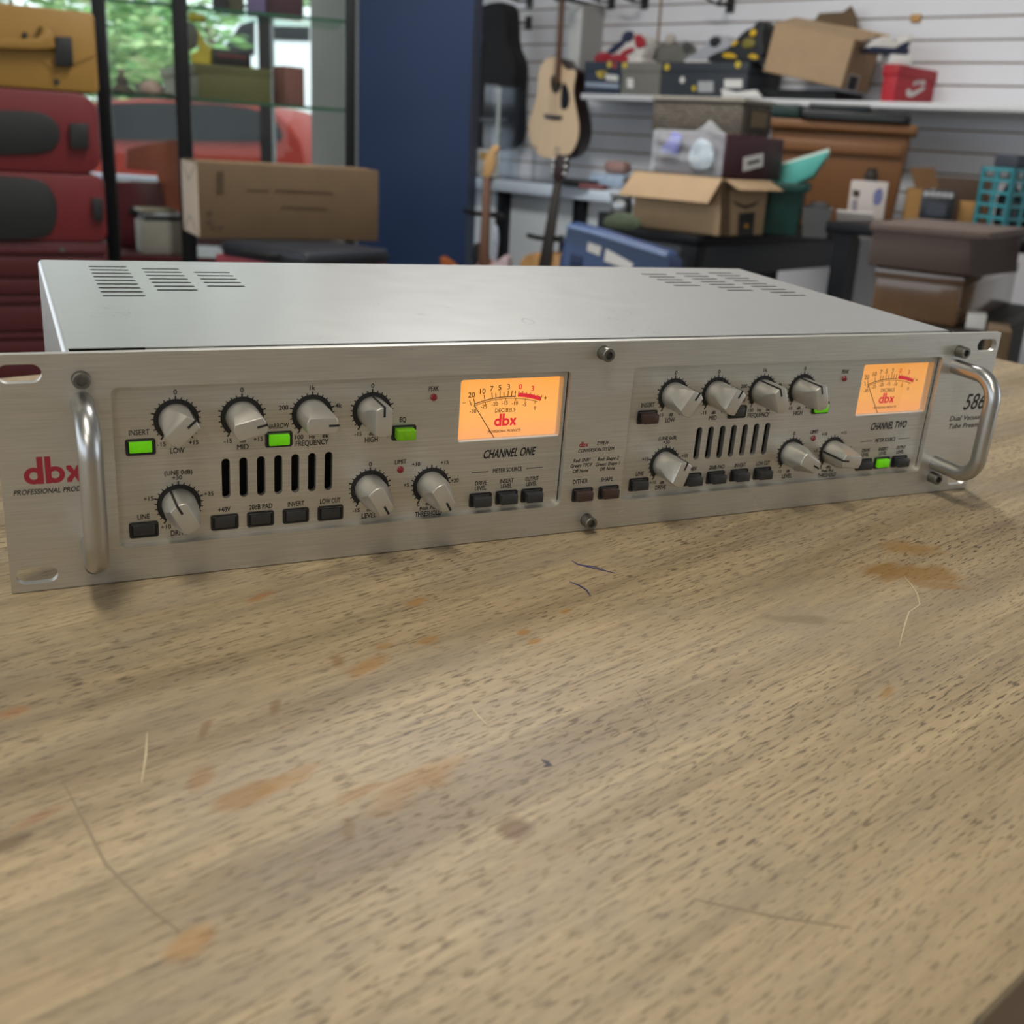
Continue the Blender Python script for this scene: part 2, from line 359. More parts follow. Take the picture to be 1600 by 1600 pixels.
# ------------------------------------------------------------------ the rack preamp (measures in millimetres, front face at y = 0)
mm = .001
def brushed(name, col, rough, metal=1.0, var=.10, hair=False):
    m, nt, p = nodes(name); c = lin(col); L = nt.links.new
    tc = add(nt, 'ShaderNodeTexCoord'); mp = add(nt, 'ShaderNodeMapping'); mp.inputs['Scale'].default_value = (14, 700, 700); L(tc.outputs['Object'], mp.inputs[0])
    n = add(nt, 'ShaderNodeTexNoise', Scale=3.0, Detail=3.0); L(mp.outputs[0], n.inputs['Vector'])
    n2 = add(nt, 'ShaderNodeTexNoise', Scale=55.0, Detail=6.0, Roughness=.7); L(tc.outputs['Object'], n2.inputs['Vector'])
    r = ramp(nt, n.outputs['Fac'], [(.3, tuple(x * (1 - var) for x in c)), (.7, tuple(min(1, x * (1 + var)) for x in c))])
    d = ramp(nt, n2.outputs['Fac'], [(.60, 0.0), (.76, .0 if hair else .35)])
    col_ = mixc(nt, d.outputs[0], r.outputs[0], tuple(x * .55 for x in c))
    if hair:                                    # fine curved scratches
        for sc, mk in ((13.0, 31.0), (24.0, 17.0)):
            a = add(nt, 'ShaderNodeTexNoise', Scale=sc, Detail=2.0, Distortion=1.5); k = add(nt, 'ShaderNodeTexNoise', Scale=mk, Detail=2.0)
            L(tc.outputs['Object'], a.inputs['Vector']); L(tc.outputs['Object'], k.inputs['Vector'])
            ra = ramp(nt, a.outputs['Fac'], [(.4975, 0.0), (.5, 1.0), (.5025, 0.0)]); rk = ramp(nt, k.outputs['Fac'], [(.60, 0.0), (.66, .5)])
            mu = add(nt, 'ShaderNodeMath', operation='MULTIPLY'); L(ra.outputs[0], mu.inputs[0]); L(rk.outputs[0], mu.inputs[1])
            col_ = mixc(nt, mu.outputs[0], col_, tuple(x * .3 for x in c))
    L(col_, p.inputs['Base Color'])
    rr = ramp(nt, n2.outputs['Fac'], [(.3, rough - (0 if hair else .05)), (.7, rough + (.02 if hair else .08))]); L(rr.outputs[0], p.inputs['Roughness'])
    p.inputs['Metallic'].default_value = metal
    b = add(nt, 'ShaderNodeBump', Strength=.06, Distance=.0003); L(n.outputs['Fac'], b.inputs['Height']); L(b.outputs[0], p.inputs['Normal'])
    MATS[name] = m; return m
alu = brushed('brushed_aluminium', 'c2bfb7', .42, .85)
cover_m = brushed('silver_paint', 'bbbcb9', .30, .75, .03, True)
knob_m = M('knob_silver', 'b9b6ae', .33, .62, var=.03, scale=300)
chrome = M('polished_aluminium', 'b4b4b3', .32, 1.0, var=.04, scale=60)
screw_m = M('screw_steel', '77756f', .38, .9, var=.15, scale=300)
blackp = M('black_plastic', '17181a', .4, var=.05, scale=200)
greyp = M('charcoal_button', '2c2d2f', .38, var=.08, scale=300)
brownp = M('smoky_button', '3a2a26', .35, var=.08, scale=300)
void = M('dark_interior', '060607', .8)
inkb = M('black_print', '141414', .6, var=.02); inkr = M('red_print', '8c1a28', .6, var=.02)
pre = thing('preamp', 'silver two-channel rack preamp with glowing orange meters on the wooden table', 'preamp')
pre.matrix_world = T
Z0 = .0004                                      # stands on the wood
def dev(mb): mb.v = [(x * mm, y * mm, z * mm + Z0) for x, y, z in mb.v]; return mb
slots = [rrect(cx - 7, cx + 7, cz - 3.35, cz + 3.35, 3.3, 6) for cx in (8.9, 473.7) for cz in (6.3, 82.2)]
O2 = 219.6
RC = [(37.7, 223.7, 13.6, 76.2), (255.2, 443.4, 13.2, 76.8)]
rec = [rrect(*r, 2.5) for r in RC]
m_ = MB().add(*plate(rrect(0, 482.6, 0, 89, .4, 1), slots + rec, 3.0)); dev(m_).ob('faceplate', alu, pre, recalc=True)
# sunk control panels with slots and meter windows
SLX = [77.5 + 6.72 * i for i in range(7)]
MW = (173.4, 221.6, 45.9, 73.2)
for ch in (0, 1):
    o = ch * O2; x0, x1, z0, z1 = RC[ch]
    holes = [rrect(x + o - 1.6, x + o + 1.6, 29.2, 45.6, 1.59, 6) for x in SLX] + [rrect(MW[0] + o, MW[1] + o, MW[2], MW[3], 1.2, 4)]
    v, f = plate(rrect(x0 - .3, x1 - .4, z0 - .5, z1 + .5, 2.2), holes, 2.5)
    mb = MB().add([(a, b + 3.0 if 0 else b + 3.0, c) for a, b, c in v], f); dev(mb).ob('control_panel', alu, pre)
# enclosure: cover with vent slots, flange, dark inside
xl, xr, zt, dp = 23.1, 455.8, 88.4, 201.0
vents = []
for cx0, cx1, n in ((45, 63, 9), (69.3, 87.5, 7), (93.2, 111, 5), (361.3, 380.2, 5), (389, 408, 7), (416.4, 435.4, 9)):
    zc0 = {9: 182.5, 7: 177.5 if cx0 < 200 else 179, 5: 168.5 if cx0 < 200 else 175.5}[n]
    for k in range(n): vents.append(rrect(cx0, cx1, zc0 - 9.45 * k - 1.6, zc0 - 9.45 * k + 1.6, 1.2, 3))
rc_ = 2.2
outer = [(xl + rc_, 10), (51, 10), (51, 9.4), (xr - rc_, 9.4), (xr - rc_, dp), (xl + rc_, dp)]
v, f = plate(outer, vents, .35)
mb = MB().add([(x, z, zt - y) for x, y, z in v], f)
arc = [(rc_ * math.cos(rad(a)), rc_ * math.sin(rad(a))) for a in range(90, 181, 15)]
def shell(sx, cx):
    pr = [(cx + sx * a, zt - rc_ + b) for a, b in arc] + [(cx - sx * -(-rc_) if 0 else cx + sx * -rc_, 2.0)]
    n = len(pr); inn = [(cx + sx * a * .55, zt - rc_ + b * .55) for a, b in arc] + [(cx + sx * -rc_ * .55, 2.0)]
    vv = [(p[0], 3.0, p[1]) for p in pr] + [(p[0], dp, p[1]) for p in pr] + [(p[0], 3.0, p[1]) for p in inn] + [(p[0], dp, p[1]) for p in inn]
    ff = []
    for i in range(n - 1):
        ff += [(i, i + 1, n + i + 1, n + i), (2 * n + i, 3 * n + i, 3 * n + i + 1, 2 * n + i + 1), (i, 2 * n + i, 2 * n + i + 1, i + 1), (n + i, n + i + 1, 3 * n + i + 1, 3 * n + i)]
    mb.add(vv, ff)
shell(1, xl + rc_); shell(-1, xr - rc_)
dev(mb).ob('top_cover', cover_m, pre)
dev(MB().box(51, xr - 3, 3.05, 9.2, zt - 2.2, zt - .5)).ob('front_flange', cover_m, pre)
dev(MB().box(xl + 1.6, xr - 1.6, 10, dp - .6, 1.2, zt - 6)).ob('base_dark_inside', void, pre)  # case bottom; its black stands in for the shade behind the slots
dev(MB().box(xl + .4, xr - .4, dp, dp + 1, 1.2, zt - .2)).ob('rear_panel', blackp, pre)
# lettering
TX = {}
def text(s, x, z, h, wid=None, y=-.06, it=False, al='C', key='lettering', off=.012):
    TX.setdefault(key, []).append((s, x, z, h, wid, y, it, al, off))
def flush(key, name, mat, parent=None, label=None):
    L = TX.pop(key); obs = []
    for s, x, z, h, wid, y, it, al, off in L:
        cu = bpy.data.curves.new('t', 'FONT'); cu.body = s; cu.size = h * 1.14 / .72; cu.offset = (off * .9 + .010) * cu.size * (0 if 'M' in s else 1); cu.resolution_u = 3
        o = bpy.data.objects.new('t', cu); COL.objects.link(o); obs.append(o)
    dg = bpy.context.evaluated_depsgraph_get(); dg.update(); mb = MB()
    for o, (s, x, z, h, wid, y, it, al, off) in zip(obs, L):
        me = bpy.data.meshes.new_from_object(o.evaluated_get(dg)); P = [q.co for q in me.vertices]
        if P:
            a = min(q.x for q in P); b = max(q.x for q in P); k = (wid / (b - a)) if wid else 1
            x0 = {'C': -(b - a) * k / 2, 'L': 0}[al]
            for j in ((-.03, .03) if 'M' in s else (0,)):        # a letter M closes up when thickened: print it twice, a hair apart
                mb.add([(x + x0 + (q.x - a) * k + j * h + (q.y * .2 if it else 0), y - j * .1, z + q.y - h / 2) for q in P], [tuple(q.vertices) for q in me.polygons])
        bpy.data.meshes.remove(me)
    for o in obs: c = o.data; bpy.data.objects.remove(o); bpy.data.curves.remove(c)
    return dev(mb).ob(name, mat, parent or pre, label=label, recalc=False)
def dbx(x, z, R, y):
    """the maker's three-letter mark: two rings with stems and a cross; R is the ring radius, (x, z) the first ring's centre"""
    mb = MB()
    def ring(cx):
        n = 36; v = []
        for i in range(n):
            a = 2 * math.pi * i / n; v += [(cx + R * math.cos(a), y, z + R * math.sin(a)), (cx + R * .44 * math.cos(a), y, z + R * .44 * math.sin(a))]
        mb.add(v, [(2 * i, (2 * i + 2) % (2 * n), (2 * i + 3) % (2 * n), 2 * i + 1) for i in range(n)])
    def quad(p): mb.add([(a, y - .01, b) for a, b in p], [tuple(range(len(p)))])
    ring(x); ring(x + 2.18 * R)
    quad([(x + .38 * R, z - R), (x + R, z - R), (x + R, z + 2.2 * R), (x + .38 * R, z + 2.2 * R)])
    quad([(x + 1.18 * R, z - R), (x + 1.8 * R, z - R), (x + 1.8 * R, z + 2.2 * R), (x + 1.18 * R, z + 2.2 * R)])
    c = x + 4.15 * R; s = .80 * R
    q = [(-1, 1), (-.42, 1), (0, .36), (.42, 1), (1, 1), (1, .55), (.42, 0), (1, -.55), (1, -1), (.42, -1), (0, -.36), (-.42, -1), (-1, -1), (-1, -.55), (-.42, 0), (-1, .55)]
    quad([(c + a * s * 1.0, z + b * R) for a, b in q])
    return mb
dev(dbx(10.6, 44.9, 3.2, -.06)).ob('maker_logo', inkr, pre, label='dark red three-letter logo at the left end', recalc=False)
text('PROFESSIONAL PRODUCTS', 3.6, 38.9, 1.75, 27.6, it=True, al='L', key='l_left')
text('586', 466.2, 50.7, 8.0, 15.2, it=True, al='L', off=.0, key='l_right'); text('Dual Vacuum', 458.0, 42.0, 2.5, 25, it=True, al='L', off=.004, key='l_right'); text('Tube Preamp', 458.0, 37.6, 2.5, 25, it=True, al='L', off=.004, key='l_right')
dev(dbx(231.5, 41.8, .75, -.06)).ob('maker_logo', inkr, pre, label='small red three-letter logo between the channels', recalc=False)
for s, x, z, h, wd, it in (('TYPE IV', 242.7, 42.2, 1.45, 6.2, 1), ('CONVERSION SYSTEM', 239.6, 39.2, 1.5, 18.3, 1), ('Red: SNR\u00b2', 232.8, 34.7, 1.5, 8.6, 1), ('Green: TPDF', 232.7, 32.2, 1.5, 11.0, 1), ('Off: None', 232.6, 29.6, 1.5, 8, 1),
                         ('Red: Shape 2', 246.5, 34.5, 1.5, 11, 1), ('Green: Shape 1', 246.4, 32, 1.5, 12.6, 1), ('Off: None', 246.5, 29.6, 1.5, 8, 1), ('DITHER', 233.2, 24.5, 1.8, 7.6, 0), ('SHAPE', 247, 24.4, 1.8, 6.4, 0)):
    text(s, x, z, h, wd, it=bool(it))
for k_ in ('lettering', 'l_left', 'l_right'): flush(k_, 'faceplate_lettering', inkb)
ROT = [dict(LOW=43, MID=14, FREQ=0, HIGH=90, DRIVE=117, LEVEL=-60, THR=-60), dict(LOW=56, MID=62, FREQ=112, HIGH=107, DRIVE=70, LEVEL=-28, THR=172)]
KN = dict(LOW=(60, 62.1), MID=(84.1, 61.9), FREQ=(111.1, 61.6), HIGH=(135.4, 61.6), DRIVE=(59.8, 28.4), LEVEL=(135.3, 28.3), THR=(162.2, 27.4))
def knob_mesh():
    bm = bmesh.new(); t = MB().lathe([(6.35, 0), (6.3, 1.2), (6.2, 15.6), (5.95, 16.0)], 48)
    vs_ = [bm.verts.new(p) for p in t.v]; [bm.faces.new([vs_[i] for i in q]) for q in t.f]
    for s in (1, -1):
        a = Vector((0, s * 3.2, 16)); b = Vector((0, s * 6.35, 6.6)); d = b - a; n = Vector((0, -d.z * s, d.y * s)).normalized()
        n = n if n.y * s > 0 else -n
        r = bmesh.ops.bisect_plane(bm, geom=bm.verts[:] + bm.edges[:] + bm.faces[:], plane_co=a, plane_no=n, clear_outer=True)
        ed = [e for e in r['geom_cut'] if isinstance(e, bmesh.types.BMEdge)]
        bmesh.ops.edgeloop_fill(bm, edges=ed)
    bmesh.ops.recalc_face_normals(bm, faces=bm.faces)
    ed = [e for e in bm.edges if len(e.link_faces) == 2 and e.calc_face_angle(0) > rad(30)]
    bmesh.ops.bevel(bm, geom=ed, offset=.22, segments=2, affect='EDGES', profile=.5, clamp_overlap=True)
    me = bpy.data.meshes.new('knob'); bm.to_mesh(me); bm.free()
    for q in me.vertices: q.co *= mm
    me.polygons.foreach_set('use_smooth', [True] * len(me.polygons)); me.set_sharp_from_angle(angle=rad(30)); me.materials.append(knob_m); return me
kme = knob_mesh()
pl_ = MB().box(2.3, 6.15, -.46, .46, 15.7, 16.06).box(6.05, 6.42, -.46, .46, .6, 16.0); pl_.v = [(x * mm, y * mm, z * mm) for x, y, z in pl_.v]
pme = pl_.ob('tmp', inkb).data; bpy.data.objects.remove(bpy.data.objects['tmp'])
pme.name = 'pointer_line'
def dial(big):
    mb = MB(); n = 48
    v = []
    for i in range(n + 1):
        a = rad(-52 + 284 * i / n); v += [(8.15 * math.cos(a), 0, 8.15 * math.sin(a)), (6.0 * math.cos(a), 0, 6.0 * math.sin(a))]
    mb.add(v, [(2 * i, 2 * i + 2, 2 * i + 3, 2 * i + 1) for i in range(n)])
    for i in range(21):
        a = rad(-52 + 284 * i / 20); r1 = 9.4 if i in big else 8.95; t = .3 if i in big else .23
        c, s = math.cos(a), math.sin(a)
        mb.add([(7.9 * c - t * s, 0, 7.9 * s + t * c), (r1 * c - t * s, 0, r1 * s + t * c), (r1 * c + t * s, 0, r1 * s - t * c), (7.9 * c + t * s, 0, 7.9 * s - t * c)], [(0, 1, 2, 3)])
    mb.v = [(x * mm, y, z * mm) for x, y, z in mb.v]
    return mb
dme = dial((0, 5, 10, 15, 20)).ob('tmp', inkb, recalc=False).data; bpy.data.objects.remove(bpy.data.objects['tmp'])
led_m = M('dark_red_led', '7c141c', .25, var=.05, coat=.5)
green_m = M('lit_green', '62c008', .35, var=.10, scale=500, emit=.3); green_d = M('lit_green_dim', '66a408', .4, var=.15, scale=500, emit=.08)
def button(x, z, up, mat, lab=None):
    b = dev(MB().add(*plate(rrect(-5.3, 5.3, -3.2, 3.2, .9, 3), [rrect(-4.45, 4.45, -2.5, 2.5, .4, 2)], .5))).ob('button_bezel', blackp, pre)
    b.location = (x * mm, 2.55 * mm, z * mm)
    i = dev(MB().box(-4.4, 4.4, .0, .15, -2.45, 2.45)).ob('button_well', void, b); i.location = (0, .2 * mm, -Z0)
    p = MB().box(-4.0, 4.0, -up, .3, -2.2, 2.2); p.v = [(a * mm, c * mm, d * mm) for a, c, d in p.v]
    k = p.ob('button', mat, b, bevel=.0005, label=lab); k.location = (0, 0, Z0)
for ch in (0, 1):
    o = ch * O2
    for k, (x, z) in KN.items():
        d = link('dial_scale', dme, pre); d.location = ((x + o) * mm, 2.93 * mm, z * mm + Z0)
        kn = link('knob', kme, pre); kn.location = ((x + o) * mm, 3 * mm, z * mm + Z0)
        kn.rotation_euler = (rad(90), -rad(ROT[ch][k]), 0)
        kn.rotation_mode = 'QUATERNION'
        kn.rotation_quaternion = (Matrix.Rotation(-rad(ROT[ch][k]), 3, 'Y') @ Matrix.Rotation(rad(90), 3, 'X')).to_quaternion()
        link('pointer_line', pme, kn, label='black pointer line')
    y = 2.93
    def t(s, x, z, h, wd=None, it=False, off=.014): text(s, x + o, z, h, wd, y, it, key='p', off=off)
    for k in ('LOW', 'MID', 'HIGH', 'LEVEL'):
        x, z = KN[k]; t('0', x, z + 10.7, 1.7); t('-15', x - 5.6, z - 9.2, 1.5); t('+15', x + 5.9, z - 9.2, 1.5); t('dB', x, z - 9.4, 1.4); t(k, x, z - 12.0, 2.0, dict(LOW=5.2, MID=4.3, HIGH=5.5, LEVEL=6.4)[k])
    x, z = KN['FREQ']; t('1k', x, z + 10.8, 1.6); t('200', x - 11.3, z + 3.3, 1.6); t('4k', x + 10.5, z + 3.1, 1.6); t('100', x - 5.2, z - 9.1, 1.6); t('Hz', x, z - 9.2, 1.4); t('8k', x + 5.4, z - 9.1, 1.6); t('FREQUENCY', x, z - 11.7, 2.0, 13.2)
    x, z = KN['DRIVE']; t('(LINE 0dB)', x + .2, z + 12.9, 1.55, 10.2); t('+30', x - .3, z + 10.9, 1.5); t('+15', x - 10.9, z + 3.2, 1.5); t('+35', x + 11.1, z + 3.3, 1.5); t('+10', x - 5.1, z - 8.9, 1.5); t('dB', x, z - 9.3, 1.4); t('DRIVE', x - .4, z - 11.8, 2.0, 6.1)
    x, z = KN['THR']; t('+10', x - 7.1, z + 10.1, 1.5); t('+15', x + 5.7, z + 10, 1.5); t('+20', x + 10.8, z + 1.4, 1.5); t('+5', x - 11, z + 1.2, 1.5); t('0', x - 5.4, z - 8.2, 1.5); t('dBu', x - .4, z - 8.2, 1.4); t('Peak Plus', x - .6, z - 10.2, 1.4, 8); t('THRESHOLD', x - .6, z - 12.7, 2.0, 12.2)
    for s, x, z, wd in (('INSERT', 46.8, 58, 7.2), ('NARROW', 97.6, 57.6, 8.6), ('EQ', 148.6, 57.4, 2.8), ('PEAK', 161.5, 70, 4.5), ('LIMIT', 148.3, 39.1, 4.9), ('LINE', 46.8, 24.5, 4.4), ('+48V', 76.6, 24.6, 4.7), ('20dB PAD', 90.7, 24.5, 9.1), ('INVERT', 104.7, 24.4, 6.7), ('LOW CUT', 118.7, 24.4, 8.5)):
        t(s, x, z, 1.85, wd)
    t('CHANNEL ' + ('ONE', 'TWO')[ch], 197.8, 39.6, 3.4, 24.8, True, .02); t('METER SOURCE', 197.7, 31.7, 1.85, 14.0)
    for x, s in ((185.4, 'DRIVE'), (197.7, 'INSERT'), (210.1, 'OUTPUT')): t(s, x, 26.6, 1.7, 5.4 if s == 'DRIVE' else 6.6); t('LEVEL', x, 24.2, 1.7, 5.4)
    flush('p', 'panel_lettering', inkb)
    dev(MB().box(180.6 + o, 188.6 + o, y, y + .05, 31.55, 31.85).box(206.8 + o, 215 + o, y, y + .05, 31.55, 31.85)).ob('printed_rule', inkb, pre)
    for x, z in ((161.6, 66.4), (148.3, 35.7)): dev(MB().lathe([(1.5, -.3), (1.5, .4), (1.1, .9), (.4, 1.1)], 20, 'y', (x + o, 3, z))).ob('indicator_led', led_m, pre, label='dark red indicator light')
    U = [dict(INSERT=.3, LINE=.5, p48=.6, pad=.6, inv=.6, lc=.8, nar=1.6, eq=4.2, dr=4, ins=4, out=4.2), dict(INSERT=4.2, LINE=3, p48=4.2, pad=4.2, inv=4.2, lc=4, nar=.8, eq=1.6, dr=3.0, ins=2.0, out=4.0)][ch]
    BP = dict(INSERT=(47, 52.4), LINE=(46.7, 19.3), p48=(76.6, 19.4), pad=(90.5, 19.4), inv=(104.6, 19.4), lc=(118.8, 19.2), nar=(97.9, 52.3), eq=(149.1, 51.9), dr=(185.5, 18.9), ins=(198, 19), out=(210.4, 18.9))
    lit = [dict(INSERT=green_m, nar=green_m, eq=green_d), dict(ins=green_m, eq=green_m)][ch]
    for k, (x, z) in BP.items(): button(x + o, z, U[k], lit.get(k, brownp if (ch, k) == (1, 'INSERT') else greyp), 'lit green push button' if k in lit else None)
for x in (234.7, 248.4):
    button(x, 18.1, 3.6, brownp, 'dark brown push button'); bpy.data.objects[-1] if 0 else None
for b in [c for c in pre.children if c.name.startswith('button_bezel')][-2:]: b.location.y = -.45 * mm
# socket screws
sme = MB().lathe([(3.2, 0), (3.2, .3), (3.0, .3), (3.0, 5.2), (2.7, 5.5), (1.7, 5.5), (1.7, 3.2)], 26, 'y'); sme.v = [tuple(c * mm for c in p) for p in sme.v]
sm = sme.ob('tmp', screw_m).data; bpy.data.objects.remove(bpy.data.objects['tmp'])
for x, z, k in ((238.3, 84.0, 1), (238.3, 5.2, 1), (453.6, 79.6, 1), (453.8, 9.2, 1), (28.2, 79.6, .5), (28.0, 8.4, .5)):
    s = link('screw', sm, pre, 'hex socket screw'); s.location = (x * mm, 0, z * mm + Z0); s.scale = (1, k, 1)
# bent rod handles
def handle(x):
    r = 12; h = 28; z0, z1 = 17.2, 71.2; p = [(x, .3, z0)]
    for a in range(0, 91, 10): p.append((x, -(h - r) - r * math.sin(rad(a)), z0 + r - r * math.cos(rad(a))))
    for a in range(0, 91, 10): p.append((x, -(h - r) - r * math.cos(rad(a)), z1 - r + r * math.sin(rad(a))))
    p.append((x, .3, z1)); dev(MB().tube(p, 4.0, 20)).ob('handle', chrome, pre, label='polished bent rod handle')
handle(27.9); handle(453.9)
dev(MB().lathe([(1.9, 0), (1.9, .1), (1.5, .12)], 24, 'y', (257.5, 0, 6.0))).ob('plug', alu, pre)
# meters
face_m, nt, pb = nodes('glowing_meter_face')
tc = add(nt, 'ShaderNodeTexCoord'); sp = add(nt, 'ShaderNodeSeparateXYZ'); nt.links.new(tc.outputs['Generated'], sp.inputs[0])
rg = ramp(nt, sp.outputs['Z'], [(0, lin('f7a062')), (.35, lin('fdae58')), (1, lin('ffa848'))])
pb.inputs['Base Color'].default_value = (.35, .22, .1, 1); nt.links.new(rg.outputs[0], pb.inputs['Emission Color']); pb.inputs['Emission Strength'].default_value = .92
mink = M('meter_ink', '3a1c0c', .7); mred = M('meter_red', 'e02038', .6, emit=.5)
YF = 7.0
for ch in (0, 1):
    o = ch * O2; x0, x1, z0, z1 = MW[0] + o, MW[1] + o, MW[2], MW[3]
    mt = dev(MB().box(x0 - 1.5, x1 + 1.5, YF, YF + .6, z0 - 1, z1 + 1)).ob('meter', face_m, pre, label='glowing orange level meter face')
    v, f = plate(rrect(x0 - 1.2, x1 + 1.2, z0 - 1.2, z1 + 1.2, 1.4, 4), [rrect(x0 + .0, x1 - .0, z0 + .0, z1 - .0, 1.1, 4)], 1.6)
    dev(MB().add([(a, b + 5.4, c) for a, b, c in v], f)).ob('meter_frame', M('clear_bezel', 'c9c4b8', .3, 0), mt)
    y = YF - .06
    def t(s, x, z, h, wd=None, key='m', it=False, off=.0): text(s, x + o, z, h, wd, y, it, key=key, off=off)
    for s, x, z in (('20', 180.2, 65.4), ('10', 185.2, 66.8), ('7', 189.3, 67.8), ('5', 193.1, 68.1), ('3', 197.2, 68.3)): t(s, x, z, 2.1, None)
    for s, x, z in (('-30', 181.3, 58.2), ('-25', 186.2, 60), ('-20', 191.2, 60.9), ('-15', 195.9, 61.2), ('-10', 200.7, 60.9), ('-5', 205.4, 60.1), ('0', 210.6, 58.2)): t(s, x, z, 1.5, None)
    t('DECIBELS', 196.4, 57.9, 1.6, 9.6); t('PROFESSIONAL PRODUCTS', 196.5, 48.5, 1.0, 15.6, it=True, off=.01); t('+', 215.4, 62.5, 2.0); t('\u2013', 176.9, 62.2, 1.8)
    flush('m', 'meter_figures', mink, mt)
    t('0', 202.8, 68.1, 2.1, key='r', off=.01); t('3', 208.8, 67.1, 2.1, key='r', off=.01); flush('r', 'red_figures', mred, mt)
    # arcs: circle through (181.9,61.4) (198,64.1) (212.5,61.2)
    cx, R0 = 197.4, 47.5; cz = 64.0 - R0
    def P(x, dr=0): 
        a = math.asin((x - cx) / R0); return (cx + o + (R0 + dr) * math.sin(a), cz + (R0 + dr) * math.cos(a))
    mb = MB()
    def seg(p, q, wd):
        d = Vector((q[0] - p[0], q[1] - p[1])).normalized(); n = Vector((-d.y, d.x)) * wd / 2
        mb.add([(p[0] - n.x, y, p[1] - n.y), (p[0] + n.x, y, p[1] + n.y), (q[0] + n.x, y, q[1] + n.y), (q[0] - n.x, y, q[1] - n.y)], [(0, 1, 2, 3)])
    xs = [181.6 + (201 - 181.6) * i / 16 for i in range(17)]
    for a, b in zip(xs, xs[1:]): seg(P(a), P(b), .4)
    xs = [181.2 + (212 - 181.2) * i / 20 for i in range(21)]
    for a, b in zip(xs, xs[1:]): seg(P(a, -.75), P(b, -.75), .24)
    for x, l in ((180.3, 2.6), (182, 2.6), (186.5, 2.6), (189.9, 2.8), (191.6, 2.2), (193.5, 2.8), (195.3, 2.2), (197.2, 2.8), (198.9, 2.6), (200.5, 2.6), (202, 2.8), (203.8, 2.6), (205.6, 2.4), (207.4, 2.4), (209.2, 2.2), (211, 2.2), (212.8, 2.6)): seg(P(x), P(x, l), .34)
    for x in (181.6, 186.5, 191.5, 196.2, 201.1, 205.9, 210.9): seg(P(x, -.75), P(x, -1.9), .28)
    dev(mb).ob('meter_scale', mink, mt, recalc=False)
    mb = MB(); v = []
    for i in range(13):
        x = 201.9 + (212.6 - 201.9) * i / 12; a, b = P(x, .0), P(x, 1.8); v += [(a[0], y - .02, a[1]), (b[0], y - .02, b[1])]
    mb.add(v, [(2 * i, 2 * i + 2, 2 * i + 3, 2 * i + 1) for i in range(12)]); dev(mb).ob('red_band', mred, mt, recalc=False)
    dev(dbx(193.2 + o, 52.6, 1.75, y)).ob('maker_logo', mred, mt, label='red three-letter logo on the meter', recalc=False)
    mb = MB(); y -= .5
    seg((192.3 + o, 45.0), ((181.4, 181.8)[ch] + o, 61.2), .34); mb.v += [(a, b + .12, c) for a, b, c in mb.v]; mb.f += [(7, 6, 5, 4), (0, 4, 5, 1), (1, 5, 6, 2), (2, 6, 7, 3), (3, 7, 4, 0)]
    dev(mb).ob('meter_needle', mink, mt)
    dev(MB().box(x0 + .3, x1 - .3, 3.15, 4.9, z0 - .1, z0 + .4)).ob('window_ledge', M('ledge_silver', 'dcdcd8', .4, var=.02), mt, bevel=.0001)
    gl = dev(MB().box(x0 - .8, x1 + .8, 5.0, 5.3, z0 - .8, z1 + .8)).ob('meter_window', glass('meter_glass', (1, 1, 1), .02, .05), mt)
# ------------------------------------------------------------------ outdoors, seen through the window
zf = 0.0
outm = M('pale_concrete', 'b9b6ae', .9, var=.08, scale=.6)
o = MB().box(-14, 16, 0, 26, -.05, -.005).ob('ground', outm, loc=Fw.o + Vector((0, 0, zw)) + Fw.uy * .35, rot=(0, 0, Fw.psi)); struct(o); struct(MB().box(-14, -2.76, -12, 7, -.05, -.005).ob('ground_left', outm))
def at_f(x, y, D): return at(x, y, D)
# leafy trees
lm = []
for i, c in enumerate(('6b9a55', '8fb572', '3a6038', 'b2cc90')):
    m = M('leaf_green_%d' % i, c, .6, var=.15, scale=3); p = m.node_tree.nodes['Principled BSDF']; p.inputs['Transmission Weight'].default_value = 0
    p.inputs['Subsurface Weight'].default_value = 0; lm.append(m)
bark = M('bark', '5b4a3a', .9, var=.2)
def tree(px, py, D, rx, rz, n, label, seed):
    r = random.Random(seed); c = at(px, py, D); t = thing('leafy_tree', label, 'tree', (c.x, c.y, 0), 0, 'trees across the street')
    h = c.z
    MB().tube([(0, 0, 0), (.06, .03, h * .5), (-.05, 0, h)], [.16, .12, .06], 8).ob('trunk', bark, t)
    blobs = [(r.uniform(-rx, rx) * .75, r.uniform(-.8, .8), h + r.uniform(-rz, rz) * .8) for _ in range(16)]
    for k in range(2):
        mb = MB(); m = lm[(seed + k) % 4]  # each tree mixes two greens of the list
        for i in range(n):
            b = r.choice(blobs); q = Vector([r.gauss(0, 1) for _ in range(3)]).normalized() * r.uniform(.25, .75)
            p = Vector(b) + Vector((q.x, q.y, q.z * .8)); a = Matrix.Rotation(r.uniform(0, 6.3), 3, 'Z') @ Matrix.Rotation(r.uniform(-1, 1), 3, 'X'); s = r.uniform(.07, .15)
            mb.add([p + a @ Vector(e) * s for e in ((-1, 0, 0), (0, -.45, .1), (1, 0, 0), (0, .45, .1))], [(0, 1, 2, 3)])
        mb.ob('foliage', m, t, recalc=False, label=('leaves in one green', 'leaves in a second green')[k])
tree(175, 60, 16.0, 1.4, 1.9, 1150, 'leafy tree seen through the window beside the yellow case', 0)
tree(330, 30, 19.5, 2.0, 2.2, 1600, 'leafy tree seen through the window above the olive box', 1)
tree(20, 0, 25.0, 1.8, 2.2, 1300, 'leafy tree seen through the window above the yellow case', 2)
tree(225, 125, 12.2, .9, .9, 650, 'low bright bush seen through the window between the two black posts', 3)
